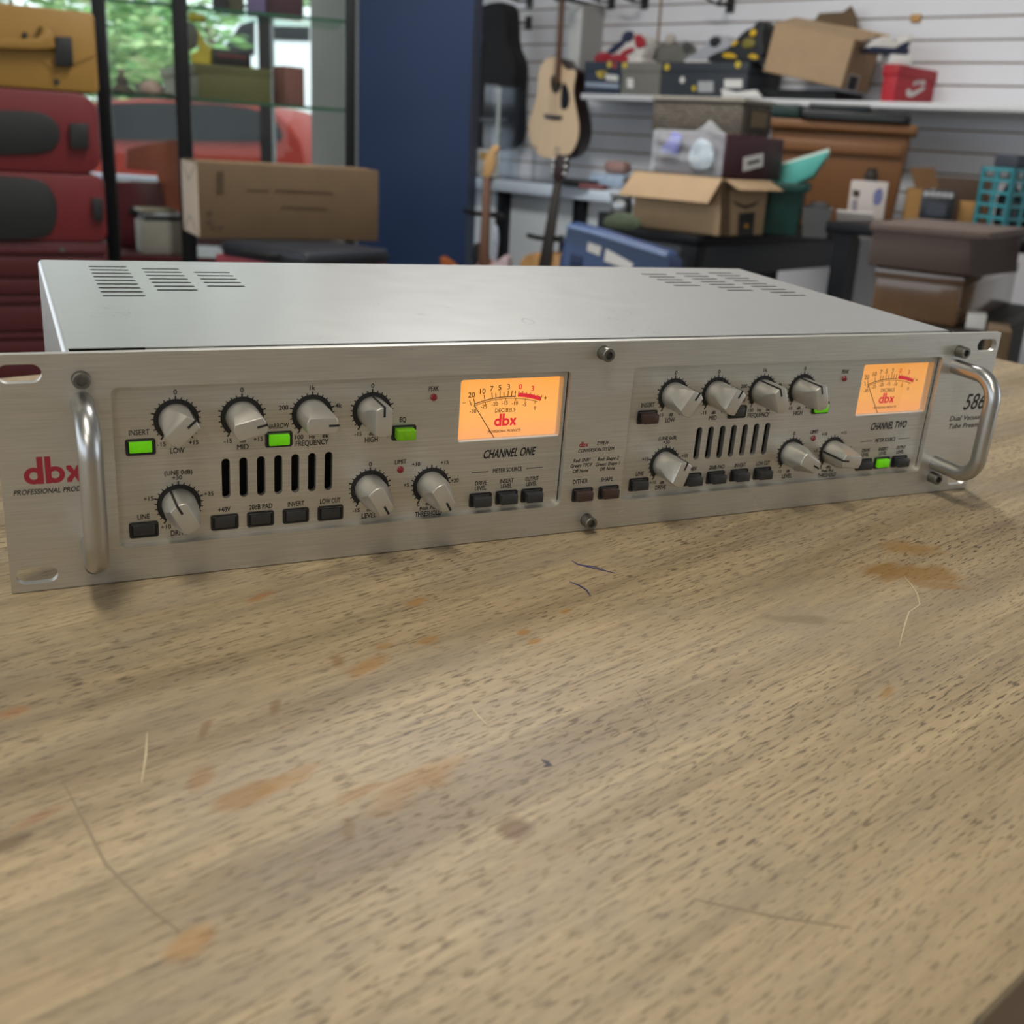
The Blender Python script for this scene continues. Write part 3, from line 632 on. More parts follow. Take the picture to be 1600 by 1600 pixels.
tree(500, -40, 30.0, 1.5, 1.3, 1500, 'leafy tree seen through the window above the white van', 1)
# red car
Fc = Fr(at(300, 200, 9.3), 0); zc = -Fc.o.z
red_paint = M('car_red', '7d2a22', .6, var=.04, spec=.15); dglass = M('car_window_dark', '101316', .5, var=.1, spec=.1)
prof = Fc.poly([(-260, 232), (-60, 222), (40, 214), (110, 172), (150, 157), (250, 153), (380, 158), (430, 172), (462, 205), (474, 232), (478, 262)])
z0 = .28 + zc
prof = smooth(prof, 2, False); prof = prof + [(prof[-1][0] - .02, z0), (prof[0][0], z0)]
car = thing('car', 'red car parked outside the shop window', 'car', Fc.o + Vector((0, 0, zc)), Fc.psi)
def carpart(mb): mb.v = [(a, b, c - zc) for a, b, c in mb.v]; return mb
carpart(MB().prism(prof, 0, 1.7)).ob('car_body', red_paint, car, bevel=.05)
g = Fc.poly([(60, 216), (118, 176), (156, 163), (250, 160), (376, 165), (424, 180), (446, 214), (430, 222), (240, 220)])
carpart(MB().prism(smooth(g, 1), -.02, .02)).ob('car_window', dglass, car)
for wx in (-150, 395):
    u = Fc.uv(wx, 250)[0]; carpart(MB().lathe([(.30, -.02), (.32, .0), (.32, .2), (.2, .22)], 28, 'y', (u, .2, .32 + zc))).ob('wheel', blackp, car)
u0, u1 = Fc.uv(225, 240)[0], Fc.uv(262, 240)[0]
carpart(MB().box(u0, u1, -.012, 0, -.36, -.335)).ob('door_handle', MATS['polished_aluminium'], car)
# white van
Fv = Fr(at(430, 120, 14.6), 0); zv = -Fv.o.z
van_m = M('van_white', 'e8ebf2', .35, var=.02, coat=.3)
van = thing('van', 'white van parked beyond the red car outside the window', 'van', Fv.o + Vector((0, 0, zv)), Fv.psi)
pv = Fv.poly([(300, 150), (325, 92), (352, 62), (372, 30), (392, 14), (420, 10), (640, 12), (650, 60)]); zb_ = .35 + zv
pv = pv + [(pv[-1][0], zb_), (pv[0][0], zb_)]
mb = MB().prism(pv, 0, 1.9); mb.v = [(a, b, c - zv) for a, b, c in mb.v]; mb.ob('van_body', van_m, van, bevel=.06)
mb = MB()
for q in ([(424, 40), (484, 42), (484, 64), (428, 62)], [(338, 88), (358, 64), (376, 38), (398, 32), (398, 86)], [(500, 42), (600, 44), (600, 66), (500, 64)]): 
    mb = MB().prism(Fv.poly(q), -.02, .02); mb.v = [(a, b, c - zv) for a, b, c in mb.v]; mb.ob('van_window', dglass, van, bevel=.005)
for wx in (360, 600):
    u = Fv.uv(wx, 200)[0]; MB().lathe([(.34, -.02), (.36, 0), (.36, .2)], 28, 'y', (u, .2, .36)).ob('wheel', blackp, van)
# concrete pillar just inside the glass
Fp = Fr(at(510, 200, 5.35), 0); a, b = Fp.uv(486, 150)[0], Fp.uv(540, 150)[0]
p = thing('pillar', 'plain grey concrete pillar behind the right side of the display cabinet', 'pillar', Fp.o + Vector((0, 0, -Fp.o.z)), Fp.psi)
MB().box(a, b + .05, 0, .2, 0, 2.9).ob('shaft', M('pillar_concrete', 'b9bab4', .8, var=.05, scale=4), p)

# ------------------------------------------------------------------ generic pieces
def ob_box(name, label, cat, F, L, W, H, mat, bev=.004, group=None, part='body', y0=0.0):
    t = thing(name, label, cat, F.o, F.psi, group)
    MB().box(-L, 0, y0, W, 0, H).ob(part, mat, t, bevel=bev); return t
def patch(t, F, pts, mat, name, y=-.001, d=.002, off=0, bev=0, label=None):
    """a flat piece lying on the front (y = 0) face, traced on it"""
    return MB().prism(F.poly(pts, off), y - d + off, y + off).ob(name, mat, t, bevel=bev, label=label)
def side_patch(t, F, pts, mat, name, x=.001, d=.002, label=None, bev=0):
    q = [F.uv(px, py, side=True) for px, py in pts]; n = len(q)
    mb = MB().add([(x, a, b) for a, b in q] + [(x + d, a, b) for a, b in q], [tuple(range(n)), tuple(range(2 * n - 1, n - 1, -1))] + [(i, (i + 1) % n, n + (i + 1) % n, n + i) for i in range(n)])
    return mb.ob(name, mat, t, label=label, bevel=bev)
card = M('cardboard', '5e4b34', .8, var=.07, scale=14); card_l = M('cardboard_light', 'a58b6c', .8, var=.06, scale=14); card_d = M('cardboard_dark', '6e4f30', .8, var=.08, scale=14)
label_w = M('white_label', 'dddcd8', .6, var=.02); printd = M('dark_print', '3a3026', .7)
black_metal = M('black_metal', '0c0e12', .45, var=.06, spec=.3); charcoal = M('charcoal_plastic', '2d3238', .5, var=.08)
# ------------------------------------------------------------------ left side: tool cases on the red chest
CHZ = .70
Fch = Fr(at_z(100, 379, CHZ), 28)
maroon = M('chest_maroon', '481519', .42, var=.08, scale=5); red_case = M('case_red', '64191f', .42, var=.08, scale=6); yel = M('case_yellow', '8c6a2c', .5, var=.06, scale=6)
x1 = Fch.uv(169, 385)[0]; zfl = -CHZ
chest = thing('tool_chest', 'dark red drawer tool chest under the stacked tool cases', 'tool chest', Fch.o + Vector((0, 0, zfl)), Fch.psi)
H = CHZ
MB().box(-.95, x1, .012, .62, .03, H).ob('body', maroon, chest, bevel=.006)
ys = [384, 399, 434, 461, 476, 518, 531, 556, 610, 680]
zs = [H + Fch.uv(30, y)[1] for y in ys]
for a, b in zip(zs, zs[1:]):
    if a - b > .012:
        d = MB().box(-.94, x1 - .01, -.004, .014, b + .004, a - .004).ob('drawer', maroon, chest, bevel=.003)
u, v = Fch.uv(97, 389); MB().lathe([(.008, 0), (.008, .006)], 16, 'y', (u, -.002, H + v)).ob('lock', screw_m, chest)
blackcase = M('case_black', '141618', .55, var=.1, scale=12)
CZ = [CHZ]
def case(name, label, x0, x1, y0, y1, D, mat, r, depth):
    F = Fr(Fch.o + Vector((0, 0, CZ[0] - CHZ + .001)) + Fch.uy * .01, psi=Fch.psi); F.o += F.ux * F.uv(x1 - 60, y1)[0]; u0, u1 = F.uv(x0, (y0 + y1) / 2)[0], F.uv(x1, (y0 + y1) / 2)[0]; h = F.uv(x1 - 60, y0)[1]
    t = thing(name, label, 'tool case', F.o, F.psi); MB().prism(rrect(u0, u1, 0, h, r, 8), 0, depth).ob('shell', mat, t, bevel=.008); CZ[0] = F.o.z + h; return F, t
Dc = (Fch.o - CR).dot(RR.transposed() @ Vector((0, 0, 1))) 
F2, t = case('tool_case', 'lower red tool case with large black grip panel, on the drawer chest', -220, 166, 272, 379, Dc, red_case, .03, .34)
patch(t, F2, smooth([(-120, 272), (60, 275), (84, 300), (90, 330), (84, 362), (60, 376), (-120, 374)], 2), blackcase, 'grip_panel', d=.006, bev=.003); patch(t, F2, [(143, 308), (160, 310), (161, 346), (146, 344)], blackcase, 'latch', d=.014, bev=.003)
F1, t = case('tool_case', 'upper red tool case with rounded end, under the yellow case', -220, 156, 143, 272, Dc, red_case, .06, .32)
patch(t, F1, smooth([(-100, 172), (40, 172), (75, 178), (95, 200), (92, 226), (70, 242), (-100, 242)], 2), blackcase, 'grip_panel', d=.008, bev=.003); patch(t, F1, [(108, 192), (137, 193), (138, 233), (110, 232)], blackcase, 'latch', d=.018, bev=.004)
F0, t = case('tool_case', 'yellow tool case with black latch, on top of the red cases', -220, 151, 14, 145, Dc, yel, .015, .30)
yel_d = M('case_yellow_shade', '8c6a2c', .5, var=.06, scale=6)
q = F0.poly([(-100, 60), (58, 60), (66, 48), (60, 38), (80, 50), (86, 76), (62, 78), (-100, 74)]); MB().prism(q, -.03, -.0005).ob('handle', yel, t, bevel=.006)
patch(t, F0, [(85, 57), (111, 58), (114, 104), (86, 104)], blackcase, 'latch', d=.02, bev=.004)
u, v = F0.uv(88, 128); MB().lathe([(.008, 0), (.008, .004)], 16, 'y', (u, 0, v)).ob('screw', blackcase, t); u, v = F0.uv(38, 55); MB().lathe([(.007, 0), (.007, .033)], 16, 'y', (u, 0, v)).ob('screw', blackcase, t)
q = F0.poly([(-110, 84), (66, 82), (84, 110), (148, 85), (148, 87), (84, 113), (60, 86), (-110, 88)]); MB().prism(q, -.004, -.0005).ob('seam', yel, t)

# ------------------------------------------------------------------ black glass display cabinet
Dq = 3.74
Fk = Fr(at(350, 200, Dq), 15); zk = -Fk.o.z
cab = thing('display_cabinet', 'tall black framed glass display cabinet in front of the shop window', 'cabinet', Fk.o + Vector((0, 0, zk)), Fk.psi)
def U(x, y=200): return Fk.uv(x, y)[0]
DEP = .42; top_z = 2.05
posts = [(U(155), U(176)), (U(276), U(300)), (U(539), U(555))]
for a, b in posts: MB().box(a, b, -.01, .03, 0, top_z).ob('post', black_metal, cab, bevel=.003)
X0, X1 = posts[0][0], posts[2][1]
bz = Fk.uv(235, 400)[1] - zk
MB().box(X0, X1, 0, DEP, .06, bz).ob('plinth', maroon, cab); MB().box(X0, X1, -.01, DEP, top_z - .05, top_z).ob('top_panel', black_metal, cab)
gp = glass('cabinet_glass', (.97, .99, .98), .005); gs = glass('shelf_glass', (.86, .96, .90), .04)
MB().box(posts[0][1], posts[1][0], .006, .011, bz, top_z - .05).ob('door_glass', gp, cab); MB().box(posts[1][1], posts[2][0], .006, .011, bz, top_z - .05).ob('door_glass', gp, cab)
edge_g = M('green_glass_edge', '2f5a48', .15, var=.05)
shz = []
for py in (160, 17):
    s1 = Fk.uv(400, py)[1] - zk; shz.append(s1); sh = MB().box(posts[0][1], posts[2][0], .035, DEP - .04, s1 - .009, s1).ob('glass_shelf', gs, cab)
    MB().box(posts[0][1], posts[2][0], .030, .0345, s1 - .010, s1).ob('shelf_edge', edge_g, sh)
def on_shelf(px, py, k, back=.1):           # place on a cabinet shelf, `back` metres behind the door
    F = Fr(Fk.o + Fk.uy * back, psi=Fk.psi); u, v = F.uv(px, py); return F.o + F.ux * u + Vector((0, 0, shz[k] + .0006 - F.o.z))
olive = M('olive_box', '5d5a35', .7, var=.06); olive_l = M('olive_box_end', '8a854e', .7, var=.06)
F, L, W, H = corner(on_shelf(311, 157, 0, .07), -62, 255, 424, 100, 311, 157)
t = ob_box('storage_box', 'olive green box on the glass shelf of the black cabinet', 'box', F, L, W, H, olive, .003); MB().box(-L, 0, -.012, W + .001, H - .03, H + .004).ob('lid', olive, t, bevel=.002)
FO, HO = F, H
oz = F.o.z + H + .005
F, L, W, H = corner(at_z(322, 103, oz) if 0 else F.o + F.ux * -.03 + F.uy * .06 + Vector((0, 0, H + .0048)), -62, 300, 392, 70, 322, 103)
t = ob_box('flat_case', 'black flat case lying on the olive green box', 'case', F, .07, min(W, .22), .055, M('flat_case_black', '1c1a1d', .45), .004); side_patch(t, F, [(340, 84), (384, 88), (384, 92), (340, 88)], M('dull_red', '6a2a2c', .5), 'stripe')
F, L, W, H = corner(on_shelf(447, 160, 0, .08), -40, 426, 476, 103, 447, 160)
ob_box('storage_box', 'reddish brown box beside the olive box on the glass shelf', 'box', F, L, W, H, M('red_brown_box', '7a5048', .7), .003)
def lump(name, label, cat, px, py, k, back, prof, mat, parts=()):
    p = on_shelf(px, py, k, back); t = thing(name, label, cat, p, Fk.psi); MB().lathe(prof, 20).ob('body', mat, t)
    for nm, mb, m in parts: mb.ob(nm, m, t, bevel=.002)
stone = M('figurine_stone', '8f8076', .7, var=.2, scale=40)
lump('figurine', 'small dark upright figurine on the left of the glass shelf', 'figurine', 192, 152, 0, .12, [(.035, 0), (.038, .012), (.018, .03), (.02, .045), (.012, .058)], M('figurine_dark', '5a544c', .7, var=.2, scale=40), [('head', MB().lathe([(.004, .058), (.012, .064), (.011, .074), (.004, .08)], 14), stone)])
lump('figurine', 'small rounded pinkish figurine on the glass shelf', 'figurine', 238, 154, 0, .12, [(.03, 0), (.042, .012), (.04, .03), (.026, .044), (.01, .05)], M('figurine_pink', 'b59b90', .7, var=.2, scale=50), [('base', MB().box(-.06, .07, -.03, .03, 0, .01), M('figurine_dark', ''))])
# yellow toy truck on the olive box's left end
p = FO.o + FO.ux * -.10 + FO.uy * .05 + Vector((0, 0, HO + .0045))
t = thing('toy_digger', 'yellow and grey toy digger standing on the olive box', 'toy', p, Fk.psi)
tz = 0
MB().prism([(-.05, 0), (.04, 0), (.045, .05), (.01, .06), (-.03, .12), (-.055, .11), (-.02, .05), (-.05, .03)], -.03, .03).ob('arm', M('toy_yellow', 'c8b040', .5), t, bevel=.004)
MB().prism(smooth([(-.09, .06), (-.05, .04), (-.02, .08), (-.03, .13), (-.07, .14), (-.1, .1)], 2), -.035, .035).ob('bucket', M('toy_grey', '6a6560', .6), t, bevel=.006)
MB().box(-.055, .0, -.03, .03, .14, .165).ob('cab_roof', M('toy_yellow', ''), t, bevel=.006)
for i, (xa, xb, h, c, lb) in enumerate(((332, 356, .16, '2e2a33', 'black box, leftmost on the upper glass shelf'), (357, 381, .15, '4a4636', 'dark olive box, second on the upper glass shelf'), (386, 415, .16, '6a5a80', 'purple box, third on the upper glass shelf'), (417, 474, .17, '41232e', 'dark maroon box, rightmost on the upper glass shelf'))):
    p = on_shelf((xa + xb) / 2, 17, 1, .08); wd = (U(xb) - U(xa)) * 1.0
    t = thing('carton', lb, 'box', p, Fk.psi, 'boxes on the upper glass shelf'); MB().box(-wd / 2, wd / 2, 0, .16, 0, h).ob('body', M('shelf_box_%d' % i, c, .6), t, bevel=.003)
# in the bottom of the cabinet: maroon case, carton with papers
bzw = bz + .0006
def on_base(px, py, back): 
    F = Fr(Fk.o + Fk.uy * back, psi=Fk.psi); u, v = F.uv(px, py); return F.o + F.ux * u + Vector((0, 0, bzw - F.o.z))
F = Fr(on_base(178, 380, .275), psi=Fk.psi); h = F.uv(210, 284)[1]; L = F.uv(258, 330)[0]
t = thing('tool_case', 'dark maroon plastic case standing at the bottom of the glass cabinet', 'tool case', F.o, F.psi); MB().prism([(0.01, 0), (L + .02, 0), (L - .015, h), (0.01, h)], 0, .12).ob('shell', M('maroon_plastic', '5c2228', .4, var=.08), t, bevel=.01); MB().box(.06, L * .6, -.012, 0, h * .5, h * .62).ob('handle', blackcase, t, bevel=.004)
F = Fr(on_base(240, 390, .40), psi=Fk.psi); t = thing('plastic_sheet', 'salmon orange plastic panel at the back of the glass cabinet', 'panel', F.o, F.psi)
pts = F.poly([(196, 232), (272, 218), (300, 226), (300, 330), (258, 340), (244, 268), (196, 264)]); MB().prism(pts, 0, .015).box(.05, .1, 0, .015, 0, .1).ob('sheet', M('salmon', 'b06048', .5, var=.05), t, bevel=.004)
F, L, W, H = corner(on_base(222, 394, .05), -62, 206, 286, 347, 222, 394); L = min(L, .14)
t = ob_box('carton', 'open pale grey carton holding papers at the bottom of the glass cabinet', 'box', F, L, W, H, M('pale_carton', '9a948c', .75), .003); cz = F.o.z + H
for i, (c, lb, dx, hh, a) in enumerate((('22262c', 'black folder, lowest in the pile on the pale grey carton', .0, .016, .05), ('c6c9d2', 'white paper pad in the pile on the pale grey carton', .012, .010, -.12), ('8d8672', 'beige booklet, topmost on the pale grey carton', -.01, .012, .1))):
    zz = sum((.016, .010, .012)[:i]) + .001 * (i + 1); p = F.o + F.ux * (-L / 2) + F.uy * (W * .5 + dx) + Vector((0, 0, H + zz))
    t = thing(('folder', 'paper_pad', 'booklet')[i], lb, ('folder', 'paper', 'booklet')[i], p, F.psi + a); MB().box(-L * .42, L * .42, -W * .42, W * .42, 0, hh).ob('pages', M('pile_%d' % i, c, .5), t, bevel=.002)

# ------------------------------------------------------------------ long cardboard box on the black case
TZ = .70
bc, L, W, H = corner(at_z(478, 421, TZ), -36, 345, 608, 396, 478, 421)
dgrey = M('dark_grey_case', '272b33', .45, var=.1, scale=8); HB = H; LB = L; WB = W
pink = M('tub_pink', 'b0545c', .5)
tub = thing('storage_tub', 'red plastic tub under the dark grey case and the long cardboard box', 'tub', (bc.o.x, bc.o.y, 0), bc.psi)
MB().box(-LB - .03, -.03, .03, WB, 0, TZ - .03).ob('body', red_case, tub, bevel=.01); MB().box(-LB - .045, -.015, .015, WB + .01, TZ - .031, TZ - .001).ob('rim', pink, tub, bevel=.006)
t = thing('flat_case', 'dark grey plastic case under the long cardboard box', 'case', bc.o, bc.psi)
MB().box(-LB, 0, 0, WB, 0, HB).ob('shell', dgrey, t, bevel=.012, seg=3); MB().box(-LB - .004, .004, -.004, WB + .004, HB * .45, HB * .55).ob('seam', blackcase, t, bevel=.002)
MB().tube([(-LB * .3, -.003, HB * .6), (-LB * .32, -.03, HB * .6), (-LB * .6, -.03, HB * .6), (-LB * .62, -.003, HB * .6)], .008, 8).ob('handle', blackcase, t)
F, L, W, H = corner(at_z(312, 373, TZ + HB + .001), -62, 285, 592, 254, 312, 373)
boxt = thing('cardboard_box', 'long sealed brown cardboard box lying on the dark grey case', 'box', F.o, F.psi)
MB().box(-L, 0, 0, W, 0, H).ob('carton', card, boxt, bevel=.005, seg=2)
MB().box(-L + .01, -.001, -.0012, 0, .004, H - .004).ob('lit_end_flap', M('card_window_light', 'e4d3bc', .75, var=.03), boxt)  # box end painted paler for the window light falling on it
cl = M('crease', '7d6a50', .8)
for s in (1, -1):
    zc_ = H / 2 + s * H * .47; zm = H / 2 + s * H * .24; mbv = MB()
    for a in ((-L + .012), (-.004)): 
        p, q = Vector((a, -.0016, zc_)), Vector((-L / 2, -.0016, zm)); n = Vector((0, 0, .0022)); mbv.add([p - n, q - n, q + n, p + n], [(0, 1, 2, 3)])
    mbv.ob('flap_crease', cl, boxt, recalc=False)
for pts in ([(338, 268), (349, 268), (349, 303), (338, 303)],): side_patch(boxt, F, pts, M('box_print', '463524', .8), 'printed_mark', d=.0006)
for x, y in ((322, 330), (328, 352), (340, 352), (322, 344)): side_patch(boxt, F, [(x, y), (x + 9, y), (x + 9, y + 8), (x, y + 8)], MATS['box_print'], 'printed_mark', d=.0006)
for pts in ([(430, 296), (520, 300), (520, 303), (430, 299)], [(440, 322), (510, 325), (510, 328), (440, 325)], [(385, 296), (420, 297), (420, 299), (385, 298)]): side_patch(boxt, F, pts, MATS['box_print'], 'printed_mark', d=.0006)
MB().box(-L * .5 - .02, -L * .5 + .02, .02, W + .0008, H - .001, H + .0008).ob('tape', M('brown_tape', 'a8855c', .35), boxt)
# ------------------------------------------------------------------ right side: the black bench before the slatwall
BZ = .85
Fn, L, W, H = corner(at_z(1090, 368, BZ), WYAW, 934, 1400, 340, 1090, 368)
bench = thing('workbench', 'black metal workbench piled with boxes before the slatwall', 'workbench', (Fn.o.x, Fn.o.y, 0), Fn.psi)
LB_, WB_ = L, min(W, 1.02)
MB().box(-L, .0, 0, WB_, BZ - .03, BZ).ob('bench_top', black_metal, bench, bevel=.004)
MB().box(-L, -.004, .004, .03, BZ - .12, BZ - .03).box(-.034, -.004, .004, WB_ - .004, BZ - .12, BZ - .03).ob('apron', M('bench_grey', '31363d', .5, var=.06), bench, bevel=.003)
for x, y, h in ((-L - .002, -.002, BZ + .035), (-.052, -.002, BZ - .0305), (-.052, WB_ - .05, BZ - .03), (-L - .002, WB_ - .05, BZ - .03)):
    MB().box(x, x + .054, y, y + .052, 0, h).ob('leg', black_metal, bench, bevel=.003)
yy = Fn.uv(1180, 410, side=True)[0]
MB().box(-.04, -.01, yy, yy + .05, 0, BZ - .12).ob('upright', black_metal, bench, bevel=.003)
def on_bench(px, py, dz=.001): return at_z(px, py, BZ + dz)
# ---- open carton
def print_on(t, F, pts, mat, nm='printed_mark', side=False): return (side_patch if side else patch)(t, F, pts, mat, nm, **({'d': .0008} if side else {'d': .0008}))
F, L, W, H = corner(on_bench(1122, 369), WYAW, 990, 1196, 279, 1122, 369)
t = thing('cardboard_box', 'open cardboard box with folded out flaps on the black workbench', 'box', F.o, F.psi); FA, LA, WA_, HA = F, L, W, H
w_ = .004
MB().box(-L, 0, 0, w_, 0, H).box(-L, 0, W - w_, W, 0, H).box(-L, -L + w_, w_, W - w_, 0, H).box(-w_, 0, w_, W - w_, 0, H).box(-L, 0, 0, W, 0, .004).ob('carton', card_l, t)
fl = H * .52
MB().prism([(-L, 0), (0, 0), (-.012, 1), (-L - .02, 1)], 0, .004).xf(Matrix.Translation((0, -.006, H)) @ Matrix.Rotation(rad(148), 4, 'X') @ Matrix.Diagonal((1, 1, fl, 1))).ob('flap', card_l, t)
MB().prism([(0, 0), (W, 0), (W + .02, 1), (.02, 1)], 0, .004).xf(Matrix.Translation((.006, 0, H)) @ Matrix.Rotation(rad(90), 4, 'Z') @ Matrix.Rotation(rad(125), 4, 'X') @ Matrix.Diagonal((1, -1, fl * .55, 1))).ob('flap', card_l, t)
MB().prism([(0, 0), (W, 0), (W, 1), (0, 1)], 0, .004).xf(Matrix.Translation((-L, 0, H)) @ Matrix.Rotation(rad(90), 4, 'Z') @ Matrix.Rotation(rad(-120), 4, 'X') @ Matrix.Diagonal((1, 1, fl * .7, 1))).ob('flap', card, t)
side_patch(t, F, [(1154, 333), (1179, 331), (1176, 367), (1152, 369)], M('black_tape', '201c18', .4), 'tape_label', d=.0008)
side_patch(t, F, [(1143, 312), (1150, 321), (1164, 327), (1178, 322), (1188, 311), (1178, 317), (1164, 321), (1152, 317)], MATS['dark_print'], 'curved_mark', d=.0008)
side_patch(t, F, [(1162, 350), (1168, 350), (1168, 356), (1162, 356)], M('amber_print', 'c08a30', .6), 'printed_mark', x=.0022, d=.0006)
side_patch(t, F, [(1125, 283), (1140, 281), (1140, 366), (1125, 369)], card, 'box_edge', d=.0006)
# ---- maroon carton sitting in its mouth
mar = M('maroon_carton', '3d1420', .5, var=.06, scale=10)
F, L, W, H = corner(FA.o + Vector((0, 0, HA + .002)) + FA.ux * -.012 + FA.uy * .016, WYAW - 3, 1022, 1224, 209, 1122, 279)
W = min(W, .32)
t = thing('cardboard_box', 'dark maroon carton with a white label, resting in the open cardboard box', 'box', F.o, F.psi); FM, LM, WM, HM = F, L, W, H
MB().box(-L, 0, 0, W, 0, H).ob('carton', mar, t, bevel=.006)
side_patch(t, F, [(1161, 246), (1192, 239), (1191, 260), (1160, 268)], label_w, 'paper_label', d=.0012); side_patch(t, F, [(1167, 253), (1186, 248), (1186, 253), (1167, 258)], printd, 'label_print', x=.0026, d=.0006)
# ---- clear plastic bag hanging over the front of the maroon carton
r = random.Random(3); nx, nz = 22, 16; v = []; f = []
for side in (0, 1):
    for j in range(nz + 1):
        for i in range(nx + 1):
            a, b = i / nx, j / nz; edge = min(1, 6 * a, 6 * (1 - a), 6 * b, 6 * (1 - b))
            k = -.012 - (.03 * edge * (.6 + .4 * math.sin(a * 9 + b * 7) * math.cos(b * 11 - a * 5)) if side else 0) 
            v.append((-L * (1.0 - a * 1.0), k, H * (.02 + b * (1.02 + .28 * max(0, 1 - abs(a - .78) * 6)))))
n1 = (nx + 1) * (nz + 1)
for side in (0, 1):
    for j in range(nz):
        for i in range(nx):
            q = [side * n1 + j * (nx + 1) + i + d for d in (0, 1, nx + 2, nx + 1)]; f.append(tuple(q if side else q[::-1]))
bag_m = M('clear_bag', 'dfe6ec', .15, var=.1, alpha=.2)
bag = thing('plastic_bag', 'crumpled clear plastic bag hanging on the front of the maroon carton', 'bag', F.o, F.psi)
MB().add(v, f).ob('bag', bag_m, bag, recalc=False)
MB().prism(smooth([(-L * .45, .02), (-.02, .015), (-.03, H * .8), (-L * .38, H * .9)], 2), -.03, -.016).ob('contents', M('pale_blue_cloth', 'b9c6cf', .35, var=.3, scale=30), bag, bevel=.006)
MB().prism([(-L * .85, H * .5), (-L * .6, H * .45), (-L * .55, H * .9), (-L * .68, H * 1.0)], -.028, -.016).ob('contents', M('lavender_plastic', '7d80c0', .4, var=.2, scale=30), bag, bevel=.005, label='lavender plastic piece')
# ---- woven grey case behind
wv, nt, pb = nodes('woven_grey'); tc = add(nt, 'ShaderNodeTexCoord'); br = add(nt, 'ShaderNodeTexBrick', Scale=24.0); br.inputs['Color1'].default_value = (*lin('6f675c'), 1); br.inputs['Color2'].default_value = (*lin('575046'), 1); br.inputs['Mortar'].default_value = (*lin('47413a'), 1); br.inputs['Mortar Size'].default_value = .05
mp = add(nt, 'ShaderNodeMapping'); mp.inputs['Rotation'].default_value = (rad(90), rad(25), 0); nt.links.new(tc.outputs['Object'], mp.inputs[0]); nt.links.new(mp.outputs[0], br.inputs[0]); nt.links.new(br.outputs[0], pb.inputs['Base Color']); pb.inputs['Roughness'].default_value = .8
F, L, W, H = corner(FM.o + FM.ux * -.03 + FM.uy * .10 + Vector((0, 0, HM + .001)), WYAW, 1019, 1206, 160, 1150, 200)
L = min(L, .48); W = min(W, .2)
t = thing('basket', 'low woven grey basket box with dark end on top of the maroon carton', 'basket', F.o, F.psi)
MB().box(-L, 0, 0, W, 0, H).ob('body', wv, t, bevel=.004); MB().box(-L - .004, .006, -.006, W + .004, H, H + .012).ob('lid', M('basket_lid', '8b857a', .7), t, bevel=.003)
MB().box(.0005, .006, .01, W - .01, .012, H - .012).ob('end_panel', M('basket_end', '3a3128', .7), t); MB().box(.006, .01, .04, W - .04, .025, H - .02).ob('handle_plate', M('basket_plate', '6a5a40', .7), t)
# ---- tall brown tub
tubm = M('brown_tub', '7a5230', .5, var=.05, scale=3)
F = Fr(at_z(1260, 355, BZ + .001), -18) 
pts = F.poly([(1210, 355), (1390, 355), (1424, 208), (1203, 196)]); ub = [p[0] for p in pts]
h0 = F.uv(1320, 190)[1]; zr = F.uv(1320, 206)[1]
t = thing('storage_tub', 'tall tan brown plastic storage tub with wide rim behind the workbench piles', 'tub', F.o, F.psi)
uL0, uR0 = ub[0], ub[1]; uL1, uR1 = ub[3], ub[2]; dpt = .26
MB().add([(uL0, .03, 0), (uR0, .03, 0), (uR0, dpt - .03, 0), (uL0, dpt - .03, 0), (uL1, 0, zr), (uR1, 0, zr), (uR1, dpt, zr), (uL1, dpt, zr)], [(0, 3, 2, 1), (4, 5, 6, 7), (0, 1, 5, 4), (1, 2, 6, 5), (2, 3, 7, 6), (3, 0, 4, 7)]).ob('body', tubm, t, bevel=.012, seg=3)
a, b = F.uv(1203, 190)[0], F.uv(1433, 205)[0]
MB().box(a - .01, b, -.02, dpt + .02, zr, h0).ob('rim', tubm, t, bevel=.008, seg=3); MB().box(uL1 + .02, uR1 - .02, -.008, .02, zr - .07, zr - .03).ob('ridge', tubm, t, bevel=.006)
FT, HT = F, h0
# ---- flat dark lids on the tub
def slab(name, label, cat, base, z, x0, x1, d, th_, mat, yaw, bev=.006, y0=0.0, tilt=0):
    Fs = Fr(Vector((base.o.x, base.o.y, base.o.z + z)) + base.uy * y0, yaw); a = Fs.uv(x0, 175)[0]; b = Fs.uv(x1, 175)[0]
    t = thing(name, label, cat, Fs.o + Fs.ux * a, Fs.psi); MB().box(0, b - a, 0, d, 0, th_).xf(Matrix.Rotation(rad(tilt), 4, 'Y')).ob('body', mat, t, bevel=bev); return t, Fs, a, b
black_t = M('black_tray', '141719', .4, var=.1)
t, Fs, a, b = slab('tray', 'black flat tray lying across the tan brown tub', 'tray', FT, HT + .001, 1252, 1424, .30, .030, black_t, -18, y0=-.03); MB().box(.02, b - a - .02, -.006, .0, .006, .02).ob('lip', black_t, t)
slab('lid', 'dark green plastic lid on the left end of the tan brown tub', 'lid', FT, HT + .001, 1206, 1250, .28, .045, M('dark_green_lid', '16302b', .35), -18, y0=-.02)
slab('lid', 'dark grey plastic lid on top of the black tray', 'lid', FT, HT + .033, 1262, 1360, .26, .02, M('dark_grey_lid', '23292d', .4), -18, y0=-.01)
